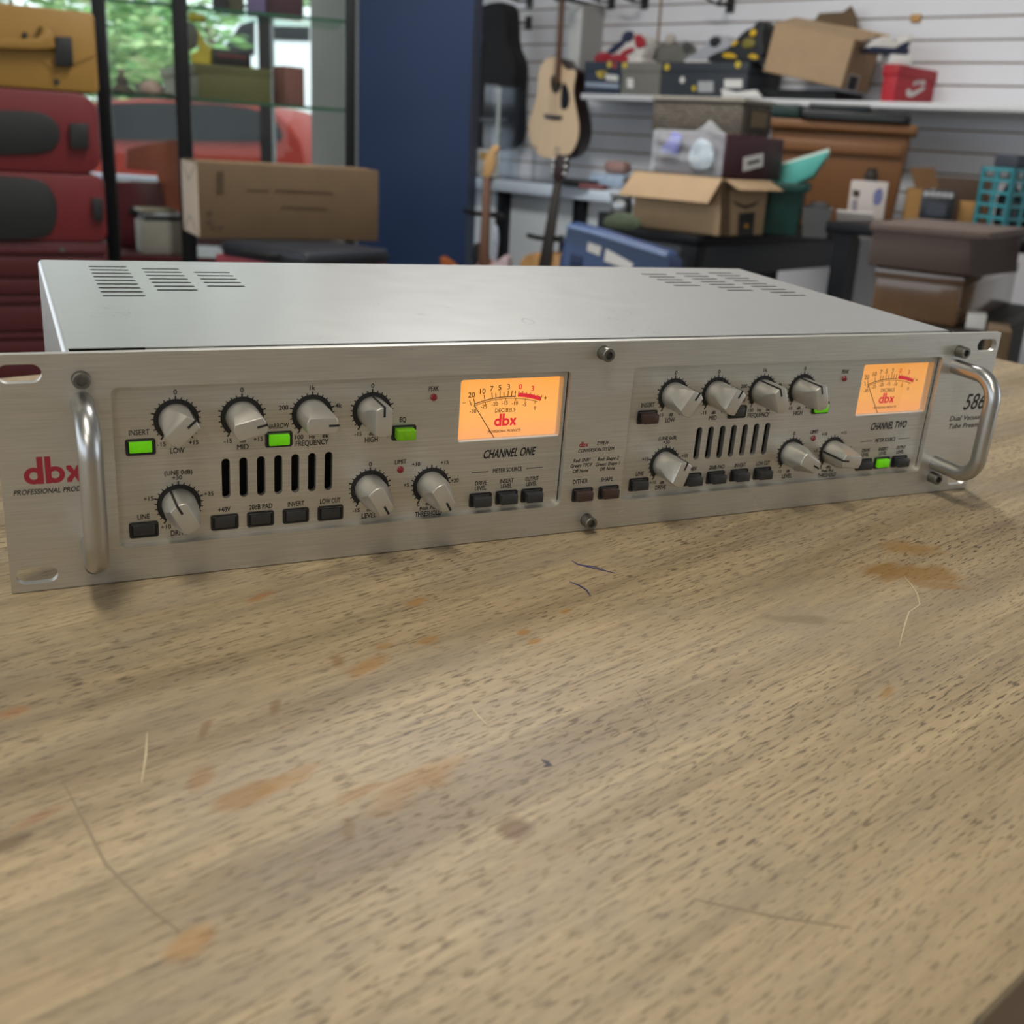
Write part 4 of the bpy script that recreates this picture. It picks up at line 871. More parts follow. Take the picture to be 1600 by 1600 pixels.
# ---- green bin with folders
grn = M('green_bin', '12403a', .45, var=.06)
F = Fr(on_bench(1225, 368), -15); pts = F.poly([(1190, 366), (1243, 366), (1258, 288), (1185, 286)]); z1 = F.uv(1222, 287)[1]; z2 = F.uv(1222, 279)[1]; dpt = .24
t = thing('bin', 'dark green plastic bin holding turquoise folders behind the open cardboard box', 'bin', F.o, F.psi)
u = [p[0] for p in pts]
def tubshape(u, z, d, tp=.03, wl=.004):
    a0, b0, b1, a1 = u
    o_ = [(a0, tp, 0), (b0, tp, 0), (b0, d - tp, 0), (a0, d - tp, 0), (a1, 0, z), (b1, 0, z), (b1, d, z), (a1, d, z)]
    i_ = [(a0 + wl, tp + wl, wl), (b0 - wl, tp + wl, wl), (b0 - wl, d - tp - wl, wl), (a0 + wl, d - tp - wl, wl), (a1 + wl, wl, z), (b1 - wl, wl, z), (b1 - wl, d - wl, z), (a1 + wl, d - wl, z)]
    f = [(0, 3, 2, 1), (0, 1, 5, 4), (1, 2, 6, 5), (2, 3, 7, 6), (3, 0, 4, 7), (8, 9, 10, 11), (8, 12, 13, 9), (9, 13, 14, 10), (10, 14, 15, 11), (11, 15, 12, 8)] + [(4 + i, 4 + (i + 1) % 4, 12 + (i + 1) % 4, 12 + i) for i in range(4)]
    return MB().add(o_ + i_, f)
tubshape(u, z1, dpt).ob('body', grn, t); 
MB().box(u[3] - .01, u[2] + .01, -.012, .004, z1 - .02, z1 + .004).box(u[3] - .01, u[2] + .01, dpt - .004, dpt + .012, z1 - .02, z1 + .004).box(u[3] - .012, u[3] + .004, -.012, dpt + .012, z1 - .02, z1 + .004).box(u[2] - .004, u[2] + .012, -.012, dpt + .012, z1 - .02, z1 + .004).ob('rim', grn, t, bevel=.002)
teal = M('teal_folder', '58b3a8', .5, var=.04)
zt_ = F.uv(1250, 238)[1] + .03
for i, (m, lb) in enumerate(((teal, 'turquoise folder at the front of the green bin'), (M('grey_folder', '8f9a98', .5), 'grey folder in the middle of the green bin'), (M('teal_folder2', '3a9488', .5), 'darker turquoise folder at the back of the green bin'))):
    p = F.o + F.ux * (u[0] + .016) + F.uy * (.05 + .03 * i) + Vector((0, 0, .03)); hh = zt_ - .085 - .006 * i
    tf = thing('folder', lb, 'folder', p, F.psi, 'folders in the green bin')
    q = [(.0, 0), (u[1] - u[0] - .04, 0), (u[1] - u[0] - .035, hh * .66), (u[1] - u[0] + .012, hh * .8), (u[1] - u[0] + .05, hh + .035), (-.0, hh - .02)]
    MB().prism(q, 0, .012).ob('cover', m, tf, bevel=.002); MB().prism([(a * .97 + .004, c * .98 + .012) for a, c in q], .0125, .018).ob('sheets', M('paper_white', 'd9dcd6', .7), tf)
# ---- pale tubs and small product box on the bench
F = Fr(on_bench(1276, 373), -15); pts = F.poly([(1252, 373), (1290, 373), (1300, 327), (1254, 325)]); u = [p[0] for p in pts]
t = thing('tub', 'grey translucent tub on the workbench beside the dark green bin', 'tub', F.o, F.psi); tubshape(u, F.uv(1275, 325)[1], .2).ob('body', M('grey_tub', '6e7072', .5, var=.06), t); MB().box(u[0] + .01, u[1] - .01, .04, .16, .005, .10).ob('contents', M('tub_contents', '4a4a4c', .7, var=.3, scale=30), t)
F = Fr(on_bench(1335, 373), -15); pts = F.poly([(1310, 371), (1360, 371), (1366, 333), (1306, 331)]); u = [p[0] for p in pts]
t = thing('tub', 'white plastic tub on the workbench beside the dark brown box', 'tub', F.o, F.psi); tubshape(u, F.uv(1335, 333)[1], .18).ob('body', M('white_tub', 'b6b3b0', .5, var=.05), t); MB().box(u[0] + .01, u[1] - .01, .04, .14, .005, .06).ob('contents', M('white_contents', 'c9c6c4', .7, var=.1, scale=30), t)
F = Fr(on_bench(1358, 367), -20); a, b = F.uv(1325, 320)[0], F.uv(1383, 320)[0]; h = F.uv(1358, 283)[1]
t = thing('product_box', 'white product box with purple and dark print standing before the tan brown tub', 'box', F.o, F.psi); MB().box(a, b, 0, .05, 0, h).ob('carton', M('white_carton', 'c4bdb8', .6, var=.03), t, bevel=.003)
patch(t, F, smooth([(1365, 298), (1380, 292), (1378, 318), (1364, 322)], 1), M('purple_print', '6a6f9a', .6), 'printed_picture', d=.0008); patch(t, F, [(1333, 296), (1344, 298), (1342, 308), (1332, 306)], printd, 'printed_mark', d=.0008); patch(t, F, [(1332, 312), (1340, 312), (1338, 332), (1330, 332)], M('grey_print', '8a8690', .6), 'printed_mark', d=.0008)
MB().lathe([(.022, 0), (.022, .02), (.016, .028), (.016, .04)], 18, 'z', ((a + b) / 2, .028, h)).ob('cap', M('cap_dark', '2c2620', .5), t)
MATS['clear_bag']
F = Fr(on_bench(1396, 350), -20); t = thing('plastic_bag', 'small clear plastic bag beside the open brown box', 'bag', F.o, F.psi)
MB().lathe([(.045, 0), (.06, .02), (.058, .06), (.04, .10), (.015, .13), (.03, .15)], 14).ob('bag', M('bag_grey', 'aab0b8', .2, var=.2, scale=30, alpha=.55), t)
# ---- right pile: bench extension carries open box, device, crate
DZ = .915
Fd = Fr(at_z(1450, 362, DZ), WYAW)
tb2 = thing('side_table', 'dark side cabinet with overhanging top under the turquoise crate and the open brown box', 'table', (Fd.o.x, Fd.o.y, 0), Fd.psi)
e0 = Fd.uv(1470, 372)[0]
MB().box(-.30, .92, .02, .50, DZ - .03, DZ).ob('table_top', black_metal, tb2, bevel=.004)
for x in (-.28, .35):
    for y in (.04, .44): MB().box(x, x + .05, y, y + .05, 0, DZ - .03).ob('leg', black_metal, tb2) if x < 0 else None
MB().box(.42, .90, .12, .49, 0, DZ - .03).ob('cabinet_body', M('cabinet_black', '110f0e', .6), tb2, bevel=.004)
# ---- things on the side table
def on_side(px, py, dz=.001): return at_z(px, py, DZ + dz)
F, L, W, H = corner(on_side(1436, 346), WYAW + 20, 1420, 1500, 295, 1436, 346)
L = max(L, .05); W = min(W, .3)
t = thing('cardboard_box', 'small open brown cardboard box with raised flap behind the black device', 'box', F.o, F.psi)
MB().box(-L, 0, 0, .004, 0, H).box(-L, 0, W - .004, W, 0, H).box(-L, -L + .004, 0, W, 0, H).box(-.004, 0, 0, W, 0, H).box(-L, 0, 0, W, 0, .004).ob('carton', M('tan_carton', '9c7440', .75, var=.06), t)
MB().prism(F.poly([(1421, 262), (1460, 262), (1467, 294), (1431, 297)], .03), .03, .034).ob('flap', card_d, t)
F = Fr(on_side(1466, 351), -20); a, b = F.uv(1437, 325)[0], F.uv(1490, 325)[0]; h = F.uv(1466, 297)[1]
t = thing('electronic_unit', 'black electronic unit with a pale patterned top edge before the small open box', 'device', F.o, F.psi)
MB().box(a, b, 0, .06, 0, h).ob('housing', M('device_black', '20242b', .4, var=.1), t, bevel=.004)
for i in range(5):
    x = a + (b - a) * (.14 + .18 * i); MB().lathe([(.008, 0), (.009, .006), (.005, .008)], 12, 'y', (x, .002, h - .014)).ob('knob', M('pale_knob', '9a9c9c', .5), t)
MB().box(a + .02, b - .02, -.002, .0, h * .25, h * .6).ob('front_plate', M('device_plate', '343a44', .4, var=.3, scale=60), t)
p = F.o + F.ux * (b + .035) + F.uy * .03
t = thing('cardboard_box', 'small tan cardboard box right of the black electronic unit', 'box', p, F.psi); MB().box(-.02, .035, 0, .08, 0, h * .72).ob('carton', MATS['tan_carton'], t, bevel=.002)
p = F.o + F.ux * (b + .09) + F.uy * .02
t = thing('cardboard_box', 'small dark brown cardboard box beside the turquoise crate', 'box', p, F.psi); MB().box(-.012, .012, 0, .08, 0, h * .66).ob('carton', card_d, t, bevel=.002)
F = Fr(on_side(1500, 352) + Vector((.12, .12, 0)), -20); a = F.uv(1462, 290)[0]; b = F.uv(1548, 300)[0]; z1 = F.uv(1500, 278)[1]
t = thing('cardboard_box', 'long dark brown cardboard box behind the black electronic unit', 'box', F.o, F.psi); MB().box(a, b, 0, .12, 0, z1).ob('carton', M('brown_long', '4a3626', .7), t, bevel=.003)
# milk crate
F, L, W, H = corner(on_side(1568, 362), -70, 1545, 1700, 262, 1568, 362)
L, W = max(.13, L), .36
cr = thing('crate', 'turquoise plastic lattice crate at the right edge behind the dark brown box', 'crate', F.o, F.psi)
crm = M('crate_teal', '3f8b94', .4, var=.05); H = min(H, .3)
def lattice(x0, y0, x1, y1, nm):
    mb = MB(); d = Vector((x1 - x0, y1 - y0, 0)); ln = d.length; d /= ln; n = max(2, int(ln / .05)); mr = Matrix.Rotation(math.atan2(d.y, d.x), 4, 'Z'); q = MB()
    for i in range(n + 1): x = ln * i / n; wd = .012 if i in (0, n) else .004; q.box(max(0, x - wd), min(ln, x + wd), 0, .008, 0, H)
    for j in range(6): z = H * j / 5; wd = .010 if j in (0, 5) else .004; q.box(0, ln, .0005, .0075, max(0, z - wd), min(H, z + wd))
    q.xf(Matrix.Translation((x0, y0, 0)) @ mr).ob(nm, crm, cr)
lattice(-L, 0, 0, 0, 'crate_side'); lattice(0, 0, 0, W, 'crate_side'); lattice(-L, W - .008, 0, W - .008, 'crate_side'); lattice(-L + .008, 0, -L + .008, W, 'crate_side'); MB().box(-L, 0, 0, W, 0, .006).ob('crate_floor', crm, cr)
for i in range(3):
    q = thing('bottle', ('dark bottle nearest in the turquoise crate', 'dark bottle in the middle of the turquoise crate', 'dark bottle at the back of the turquoise crate')[i], 'bottle', F.o + F.ux * (-L / 2 - .002) + F.uy * (.06 + .1 * i) + Vector((0, 0, .007)), F.psi, 'bottles in the turquoise crate')
    MB().lathe([(.030, 0), (.032, .01), (.032, H * .5), (.014, H * .68), (.014, H * .86)], 18).ob('glass', M('bottle_dark', '121a1c', .15), q); MB().lathe([(.016, H * .86), (.016, H * .92)], 14).ob('cap', M('cap_grey', '5a5c5c', .4), q)
t = thing('flat_case', 'dark grey flat box lying on the turquoise crate', 'case', F.o + Vector((0, 0, H + .001)) + F.ux * -.01 + F.uy * .02, F.psi); MB().box(-.10, -.01, 0, .3, 0, .035).ob('body', M('box_slate', '3a3f48', .6), t, bevel=.004)
# ---- near right pile: dark brown box over a film wrapped box
F, L, W, H = corner(at(1492, 512, 2.35), WYAW + 8, 1362, 1580, 432, 1492, 512)
zb = F.o.z
base = thing('storage_box', 'low black storage box at the bottom of the pile at the right edge', 'box', (F.o.x, F.o.y, 0), F.psi)
MB().box(-L - .05, .04, -.03, W + .05, 0, zb - .03).ob('body', M('storage_black', '15120f', .6), base, bevel=.01); MB().box(-L - .06, .05, -.04, W + .06, zb - .031, zb - .001).ob('lid', M('storage_lid', '241c17', .5), base, bevel=.006)
film = M('film_wrapped_card', '6a4e34', .2, var=.15, scale=10, coat=.6, bump=.25)
t = thing('cardboard_box', 'brown box wrapped in shiny clear film, under the dark brown box', 'box', F.o, F.psi); MB().box(-L, 0, 0, W, 0, H).ob('carton', film, t, bevel=.006, seg=3); FW, LW, WW, HW = F, L, W, H
MB().box(-L - .004, .004, -.004, W + .004, H * .80, H + .003).ob('lid_rim', M('film_lid', '5a4230', .2, coat=1.0, bump=.2), t, bevel=.004)
F, L, W, H = corner(FW.o + Vector((0, 0, HW + .005)) + FW.ux * .035 + FW.uy * -.02, WYAW + 8, 1357, 1592, 365, 1512, 436)
t = thing('cardboard_box', 'big dark brown box with paler top edge, on the film wrapped box', 'box', F.o, F.psi); dbm = M('dark_brown_box', '4f4039', .6, var=.05, scale=6)
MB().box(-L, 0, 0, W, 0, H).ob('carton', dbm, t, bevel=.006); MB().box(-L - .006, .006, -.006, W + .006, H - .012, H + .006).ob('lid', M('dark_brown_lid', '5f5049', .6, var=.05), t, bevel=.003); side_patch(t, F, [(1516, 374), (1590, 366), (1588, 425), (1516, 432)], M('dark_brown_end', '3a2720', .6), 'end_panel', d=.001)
F2 = Fr(at_z(1508, 513, zb + .001), -20); b = F2.uv(1541, 500)[0]; h = F2.uv(1520, 490)[1]
t = thing('carton', 'small white carton beside the film wrapped box at the right edge', 'box', F2.o, F2.psi); MB().box(0, b, 0, .05, 0, h).ob('carton', label_w, t, bevel=.002)
Fq = Fr(at(1546, 514, 2.12), -20); b = Fq.uv(1582, 520)[0]; zq = Fq.o.z
t = thing('cardboard_box', 'tall tan cardboard box standing low beside the preamp at the right edge', 'box', (Fq.o.x, Fq.o.y, 0), Fq.psi); MB().box(0, b, 0, .12, 0, zq).ob('carton', card, t, bevel=.004)

# ------------------------------------------------------------------ white shelf on the slatwall with shoes and cartons
SZ = 1.283
shelf_m = M('shelf_white', 'd6d7d8', .4, var=.02)
u0 = Fr(WA + WN * .30, psi=WPSI).uv(908, 142)[0]
shelf = thing('shelf', 'long white shelf on the slatwall carrying shoes and boxes', 'shelf', WA + Vector((0, 0, 0)), WPSI)
MB().box(u0, 1.6, -.30, -.002, SZ - .022, SZ).ob('board', shelf_m, shelf, bevel=.002)
for x in (u0 + .3, u0 + 1.2, 1.0): MB().prism([(-.002, SZ - .023), (-.2, SZ - .023), (-.002, SZ - .07)], x, x + .006).xf(Matrix(((0, 1, 0, 0), (1, 0, 0, 0), (0, 0, 1, 0), (0, 0, 0, 1)))).ob('bracket', M('bracket_grey', '8a8c90', .4, .6), shelf)
def shelf_frame(px, off, yaw=WYAW):        # a frame standing on the shelf under a photo column
    p = on_wall(px, 145, off); return Fr(Vector((p.x, p.y, SZ + .001)), yaw)
navy = M('shoe_box_navy', '2b3648', .6, var=.05); gbox = M('shoe_box_grey', '77766f', .7, var=.06); dbox = M('shoe_box_dark', '33383f', .6, var=.05)
tagy = M('yellow_sticker', 'd0b838', .5); tagr = M('red_sticker', 'a03a3c', .5)
SBH = []
def shoebox(x0, x1, yt, yb, off, mat, label, depth=.24):
    Fx = shelf_frame((x0 + x1) / 2, off); a = Fx.uv(x0, (yt + yb) / 2)[0]; b = Fx.uv(x1, (yt + yb) / 2)[0]; h = Fx.uv((x0 + x1) / 2, yt)[1]
    t = thing('shoe_box', label, 'shoe box', Fx.o, Fx.psi); MB().box(a, b, 0, depth, 0, h).ob('carton', mat, t, bevel=.003); MB().box(a - .003, b + .003, -.003, depth + .003, h - .035, h + .002).ob('lid', mat, t, bevel=.002)
    return Fx, t, h + .003, a, b
def dot(t, Fx, x, y, r, mat, nm='sticker'): u, v = Fx.uv(x, y); MB().lathe([(r, 0), (r, .0012)], 18, 'y', (u, -.0035, v)).ob(nm, mat, t)
Fs1, t, h1, a, b = shoebox(914, 969, 97, 139, .27, navy, 'navy blue shoe box under the red and white shoe, leftmost on the white shelf')
dot(t, Fs1, 953, 101, .012, tagy); dot(t, Fs1, 961, 103, .012, tagr); u, v = Fs1.uv(940, 112)
MB().add(*plate(circ(u, v, .026), [circ(u, v, .019)], .001)).xf(Matrix.Translation((0, -.0016, 0))).ob('round_emblem', tagy, t); patch(t, Fs1, [(934, 116), (943, 105), (946, 108), (938, 119)], tagy, 'round_emblem_stroke', y=-.001, d=.0008); patch(t, Fs1, [(947, 116), (966, 118), (966, 127), (947, 125)], label_w, 'paper_label', d=.0012); patch(t, Fs1, [(915, 128), (967, 131), (967, 138), (915, 135)], M('pale_blue_print', '9aa8ba', .6), 'printed_band', d=.0008)
Fs2, t, h2, a, b = shoebox(971, 1031, 99, 144, .27, gbox, 'grey shoe box under the grey shoe')
dot(t, Fs2, 977, 102, .012, tagy); patch(t, Fs2, [(980, 122), (990, 123), (990, 138), (980, 137)], label_w, 'paper_label', d=.0012)
Fs3, t, h3, a, b = shoebox(1034, 1168, 98, 144, .27, dbox, 'long dark grey shoe box under the black and yellow shoe')
dot(t, Fs3, 1043, 105, .013, tagy); dot(t, Fs3, 1154, 101, .013, tagy); dot(t, Fs3, 1067, 125, .012, label_w); dot(t, Fs3, 1085, 138, .010, tagy); patch(t, Fs3, [(1091, 127), (1115, 127), (1115, 144), (1091, 144)], M('grey_label', 'a9acae', .6), 'paper_label', d=.0012); patch(t, Fs3, [(1132, 124), (1160, 124), (1160, 137), (1132, 137)], label_w, 'paper_label', d=.0012)
# shoes
def shoe(F0, z, pts, label, mat, sole_h, sole_mat, pieces, off=.06, wid=.095, name='shoe'):
    """pts: outline traced in the photo; pieces: (name, outline, material)"""
    Fx = Fr(F0.o + Vector((0, 0, z)) + F0.uy * off, psi=F0.psi); q = Fx.poly(pts); zmin = min(p[1] for p in q); q = [(a, c - zmin) for a, c in q]
    uc = sum(p[0] for p in q) / len(q); t = thing(name, label, 'shoe', Fx.o + Fx.ux * uc, Fx.psi, 'shoes on the white shelf')
    sh = lambda L: [(a - uc, max(c, 0)) for a, c in L]
    body = sh(q); MB().prism(smooth(body, 2), .004, wid - .004).ob('upper', mat, t, bevel=.016, seg=3)
    xs = [p[0] for p in body]; MB().prism(rrect(min(xs), max(xs), 0, sole_h, sole_h * .4), 0, wid).ob('sole', sole_mat, t, bevel=.004)
    for nm, pp, m in pieces:
        MB().prism(smooth(sh([(a, c - zmin) for a, c in Fx.poly(pp)]), 1), -.003, .02).ob(nm, m, t, bevel=.003)
    return t
sred = M('shoe_red', 'a8202c', .5); swhite = M('shoe_white', 'd8d4ce', .5); sgrey = M('shoe_grey', '6f6f68', .7); snavy = M('shoe_navy', '262c48', .5); sblack = M('shoe_black', '1b1c1e', .5); syel = M('shoe_yellow', 'd8b01c', .5); slg = M('shoe_light_grey', 'a8a9b0', .6)
shoe(Fs1, h1, [(928, 92), (930, 80), (950, 74), (962, 62), (974, 46), (984, 42), (1004, 48), (1007, 64), (1000, 92)], 'red and white high top shoe on the navy shoe box', swhite, .018, swhite, [('toe_cap', [(928, 92), (930, 79), (948, 74), (960, 84), (948, 94)], sred), ('heel_panel', [(990, 48), (1004, 48), (1008, 68), (994, 70)], sred), ('side_panel', [(950, 93), (956, 78), (980, 80), (984, 93)], sred), ('stripe', [(968, 76), (990, 66), (992, 74), (974, 82)], sred), ('collar', [(970, 54), (978, 41), (992, 44), (988, 58), (974, 61)], snavy), ('laces', [(946, 76), (972, 54), (980, 60), (956, 80)], snavy)])
shoe(Fs2, h2, [(978, 96), (984, 85), (1006, 76), (1030, 62), (1040, 54), (1060, 64), (1074, 56), (1078, 78), (1074, 96)], 'plain grey low shoe on the grey shoe box', sgrey, .020, M('sole_grey', '4e4f4c', .7), [('tongue', [(1038, 62), (1042, 46), (1052, 44), (1054, 60)], M('tongue_pale', 'b4aca2', .7)), ('heel_tab', [(1066, 60), (1076, 55), (1078, 72), (1070, 76)], M('sole_grey', ''))], off=.17, wid=.07)
shoe(Fs3, h3, [(1068, 97), (1070, 86), (1092, 76), (1108, 54), (1120, 49), (1142, 54), (1142, 97)], 'pale grey and black shoe, left of the black and yellow shoe', slg, .016, swhite, [('opening', [(1108, 68), (1110, 56), (1122, 52), (1128, 60), (1120, 70)], sblack), ('side_stripe', [(1104, 94), (1108, 84), (1128, 76), (1134, 90)], sblack)], off=.10, wid=.065)
shoe(Fs3, h3, [(1110, 97), (1112, 84), (1136, 76), (1148, 62), (1164, 46), (1174, 44), (1184, 30), (1194, 34), (1190, 60), (1194, 97)], 'black and yellow high top shoe, highest on the white shelf', sblack, .016, sblack, [('toe_panel', [(1128, 90), (1130, 82), (1148, 84), (1152, 92)], syel), ('heel_panel', [(1168, 90), (1172, 84), (1184, 86), (1184, 94)], syel), ('tongue_patch', [(1170, 56), (1174, 46), (1182, 46), (1180, 58)], syel), ('side_panel', [(1158, 76), (1162, 60), (1178, 60), (1180, 74)], M('shoe_olive', '7a7028', .5)), ('lace_patch', [(1142, 70), (1150, 62), (1154, 66), (1146, 74)], syel)], off=.004, wid=.09)
# papers and dark case on the shelf, tilted carton, red box, last shoe
Fx = shelf_frame(1172, .29); t = thing('paper_bag', 'crumpled white paper bag on the white shelf beside the black flat case', 'bag', Fx.o, Fx.psi); q = Fx.poly([(1128, 152), (1126, 138), (1150, 144), (1180, 140), (1190, 152)]); MB().prism([(a, max(c, 0)) for a, c in q], 0, .015).ob('bag', label_w, t, bevel=.003)
Fx = shelf_frame(1180, .26); a, b = Fx.uv(1178, 130)[0], Fx.uv(1300, 160)[0]
t = thing('flat_case', 'black flat case lying on the white shelf under the tilted cardboard box', 'case', Fx.o, Fx.psi); MB().box(a, b, .02, .24, 0, .035).ob('body', sblack, t, bevel=.006)
F, L, W, H = corner(Vector((0, 0, SZ + .037)) + Vector((*on_wall(1312, 158, .34).xy, 0)), WYAW + 6, 1188, 1382, 100, 1312, 160)
CB = thing('cardboard_box', 'large battered cardboard box tilted on the white shelf with open flap', 'box', F.o, F.psi)
L = min(L, .62); W = min(W, .26); H = .165
tilt = Matrix.Translation((0, 0, 0)) @ Matrix.Rotation(rad(9.5), 4, 'Y')
MB().box(-L, 0, 0, .004, 0, H).box(-L, 0, W - .004, W, 0, H).box(-L, -L + .004, 0, W, 0, H).box(-.004, 0, 0, W, 0, H).box(-L, 0, 0, W, 0, .004).xf(tilt).ob('carton', card_l, CB)
MB().box(-L, .03, 0, W * .62, -.002, .002).xf(tilt @ Matrix.Translation((0, 0, H)) @ Matrix.Rotation(rad(14), 4, 'X')).ob('flap', card_l, CB)
MB().prism([(-L * .95, 0), (-L * .3, 0), (-L * .42, .09), (-L * .55, .13), (-L * .62, .10), (-L * .9, .08)], -.002, .002).xf(tilt @ Matrix.Translation((0, W, H)) @ Matrix.Rotation(rad(-20), 4, 'X')).ob('flap', card, CB)
MB().box(-.12, .07, -.002, .002, 0, .02).xf(tilt @ Matrix.Translation((0, W * .5, H + .02))).ob('flap', card_l, CB)
MB().box(.0005, .0015, W * .12, W * .55, .0, .055).xf(tilt).ob('paper_label', M('pale_tape', 'b8b4ac', .4), CB); MB().box(.0016, .0022, W * .17, W * .48, .002, .048).xf(tilt).ob('label_print', sblack, CB)
F, L, W, H = corner(Vector((0, 0, SZ + .001)) + Vector((*on_wall(1397, 154, .27).xy, 0)), WYAW - 5, 1379, 1481, 102, 1397, 154)
redb = M('red_shoe_box', 'b01f2c', .5, var=.04); L = min(L, .2); W = min(W, .42)
t = thing('shoe_box', 'red shoe box with white logo on the white shelf', 'shoe box', F.o, F.psi); MB().box(-L, 0, 0, W, 0, H).ob('carton', redb, t, bevel=.003); MB().box(-L - .004, .004, -.004, W + .004, H * .72, H + .003).ob('lid', M('red_lid', 'a81c28', .5), t, bevel=.002); FR, HR = F, H + .004
side_patch(t, F, [(1415, 143), (1420, 138), (1424, 144), (1446, 134), (1442, 141), (1424, 152), (1417, 151)], label_w, 'logo_mark', d=.001)
for q in ([(1426, 134), (1428, 125), (1431, 131), (1433, 125), (1436, 125), (1434, 133), (1430, 128), (1429, 134)], [(1436, 133), (1438, 125), (1440, 125), (1438, 133)], [(1439, 133), (1441, 125), (1443, 125), (1442, 128), (1445, 125), (1446, 128), (1443, 133)]): side_patch(t, F, q, label_w, 'logo_letter', d=.001)
Fq = Fr(F.o + F.uy * .04 + Vector((0, 0, HR)), WYAW + 48); q = Fq.poly([(1360, 80), (1362, 68), (1376, 60), (1388, 54), (1400, 66), (1412, 66), (1420, 53), (1428, 54), (1422, 70), (1416, 82)]); zmin = min(p[1] for p in q)
uc = sum(p[0] for p in q) / len(q)
t = thing('paper_wrap', 'folded white tissue paper on the red shoe box', 'paper', Fq.o, Fq.psi); a, b = Fq.uv(1392, 90)[0], Fq.uv(1426, 90)[0]; MB().box(a, b, .0, .09, 0, max(.02, zmin - .002)).ob('tissue', label_w, t, bevel=.004); zt_ = max(.02, zmin - .002)
t = thing('shoe', 'white and navy low shoe on tissue paper above the red shoe box', 'shoe', Fq.o + Fq.ux * uc + Vector((0, 0, zt_ + .001)), Fq.psi, 'shoes on the white shelf'); q = [(a_ - uc, c - zmin) for a_, c in q]
MB().prism(smooth(q, 2), 0, .09).ob('upper', swhite, t, bevel=.014, seg=3); xs = [p[0] for p in q]; MB().prism([(min(xs), 0), (max(xs) * .86, 0), (max(xs) * .9, .018), (min(xs), .018)], -.003, .093).ob('sole', snavy, t, bevel=.004)
MB().prism([(max(xs) * .45, .035), (max(xs) * .9, .045), (max(xs) * .75, .016), (0, .016)], -.004, .02).ob('side_panel', snavy, t, bevel=.003)
Fx = Fr(CB.location + F.uy * .0 + Vector((-.02, .12, 0)) + Vector((0, 0, .19)), -18)
# ------------------------------------------------------------------ slatwall hooks
hook_m = M('hook_dark', '3c3a38', .4, .7)
for i, (x, y, lb) in enumerate(((826, 36, 'dark metal hook on the slatwall between the bag and the hanging guitar'), (828, 2, 'dark metal hook on the slatwall right of the top of the black gig bag'), (956, 3, 'dark metal hook on the slatwall above the red and white shoe'), (1008, 3, 'dark metal hook at the top of the slatwall left of the seam'), (1142, 8, 'grey metal hook on the slatwall above the black and yellow shoe'))):
    p = on_wall(x, y, .0015); t = thing('slatwall_hook', lb, 'hook', p, WPSI, 'hooks on the slatwall')
    MB().box(-.02, .02, -.006, 0, -.03, .03).ob('plate', hook_m, t, bevel=.002); MB().tube([(0, -.004, 0), (0, -.09, -.01), (-.02, -.12, .0), (-.05, -.13, .02)], .006, 8).tube([(0, -.08, -.01), (.02, -.12, .0), (.05, -.13, .02)], .006, 8).ob('prongs', hook_m, t)
p = on_wall(1432, 28, .0015); t = thing('price_clip', 'small tan clip in a slatwall groove at the upper right', 'clip', p, WPSI); MB().box(-.02, .02, -.012, 0, -.015, .012).ob('clip', M('clip_tan', 'b58a50', .6), t, bevel=.004)
# tall narrow box on the wall behind the hanging guitar
F, L, W, H = corner(on_wall(903, 118, .16), WYAW, 886, 924, 5, 903, 118)
t = thing('wall_box', 'tall narrow white and grey box on the slatwall behind the hanging guitar', 'box', F.o, F.psi); MB().box(-L, 0, 0, .155, 0, H).ob('housing', M('housing_white', 'cfcfcd', .5, var=.02), t, bevel=.002); MB().box(.0005, .002, .004, .15, .004, H - .004).ob('side_cover', M('side_grey', '9c9b98', .6, var=.03), t)

# ------------------------------------------------------------------ guitars and bag
top_w = M('spruce', 'efd3ae', .4, var=.05, scale=8, stretch=(14, 1, 1)); side_w = M('dark_mahogany', '2a1916', .4, var=.1); fb = M('fretboard', '6a4a38', .5, var=.1); fbd = M('dark_fretboard', '2e2824', .5)
def at_wall_D(x, y, off): return on_wall(x, y, off)
F = Fr(on_wall(868, 246, .30), -33)
g = thing('acoustic_guitar', 'acoustic guitar with pale top and dark sides hanging on the slatwall', 'guitar', F.o, F.psi)
out = F.poly([(846, 100), (841, 116), (840, 140), (837, 158), (829, 180), (825, 200), (828, 222), (838, 240), (852, 247), (875, 248), (892, 241), (902, 222), (905, 200), (901, 175), (896, 152), (896, 134), (900, 116), (898, 107), (888, 110), (879, 104), (876, 92), (858, 88)])
o2 = smooth(out, 2); MB().prism(o2, 0, .004).ob('soundboard', top_w, g)
back = [(a, c) for a, c in out]; bo = smooth(F.poly([(846, 100), (841, 116), (840, 140), (837, 158), (829, 180), (825, 200), (828, 222), (838, 240), (852, 247), (875, 248), (892, 241), (902, 222), (905, 200), (901, 175), (896, 152), (896, 134), (900, 116), (898, 107), (888, 106), (878, 100), (874, 90), (858, 88)]), 2)
MB().prism(bo, .0045, .115).ob('body', side_w, g, bevel=.004)
def gd(pts, y, d, nm, m, bev=0): return MB().prism(F.poly(pts), y - d, y).ob(nm, m, g, bevel=bev)
gd(smooth([(862, 118), (870, 117), (877, 126), (878, 134), (873, 145), (866, 147), (861, 138), (860, 126)], 2), 0, .001, 'soundhole', M('soundhole', '17110d', .8))
gd(smooth([(878, 132), (884, 128), (891, 150), (888, 170), (877, 172), (876, 158)], 1), 0, .002, 'pickguard', M('pickguard', '23252b', .25))
gd([(851, 178), (879, 181), (878, 187), (866, 187), (852, 184)], 0, .008, 'bridge', M('bridge', '4c4b50', .4), .001)
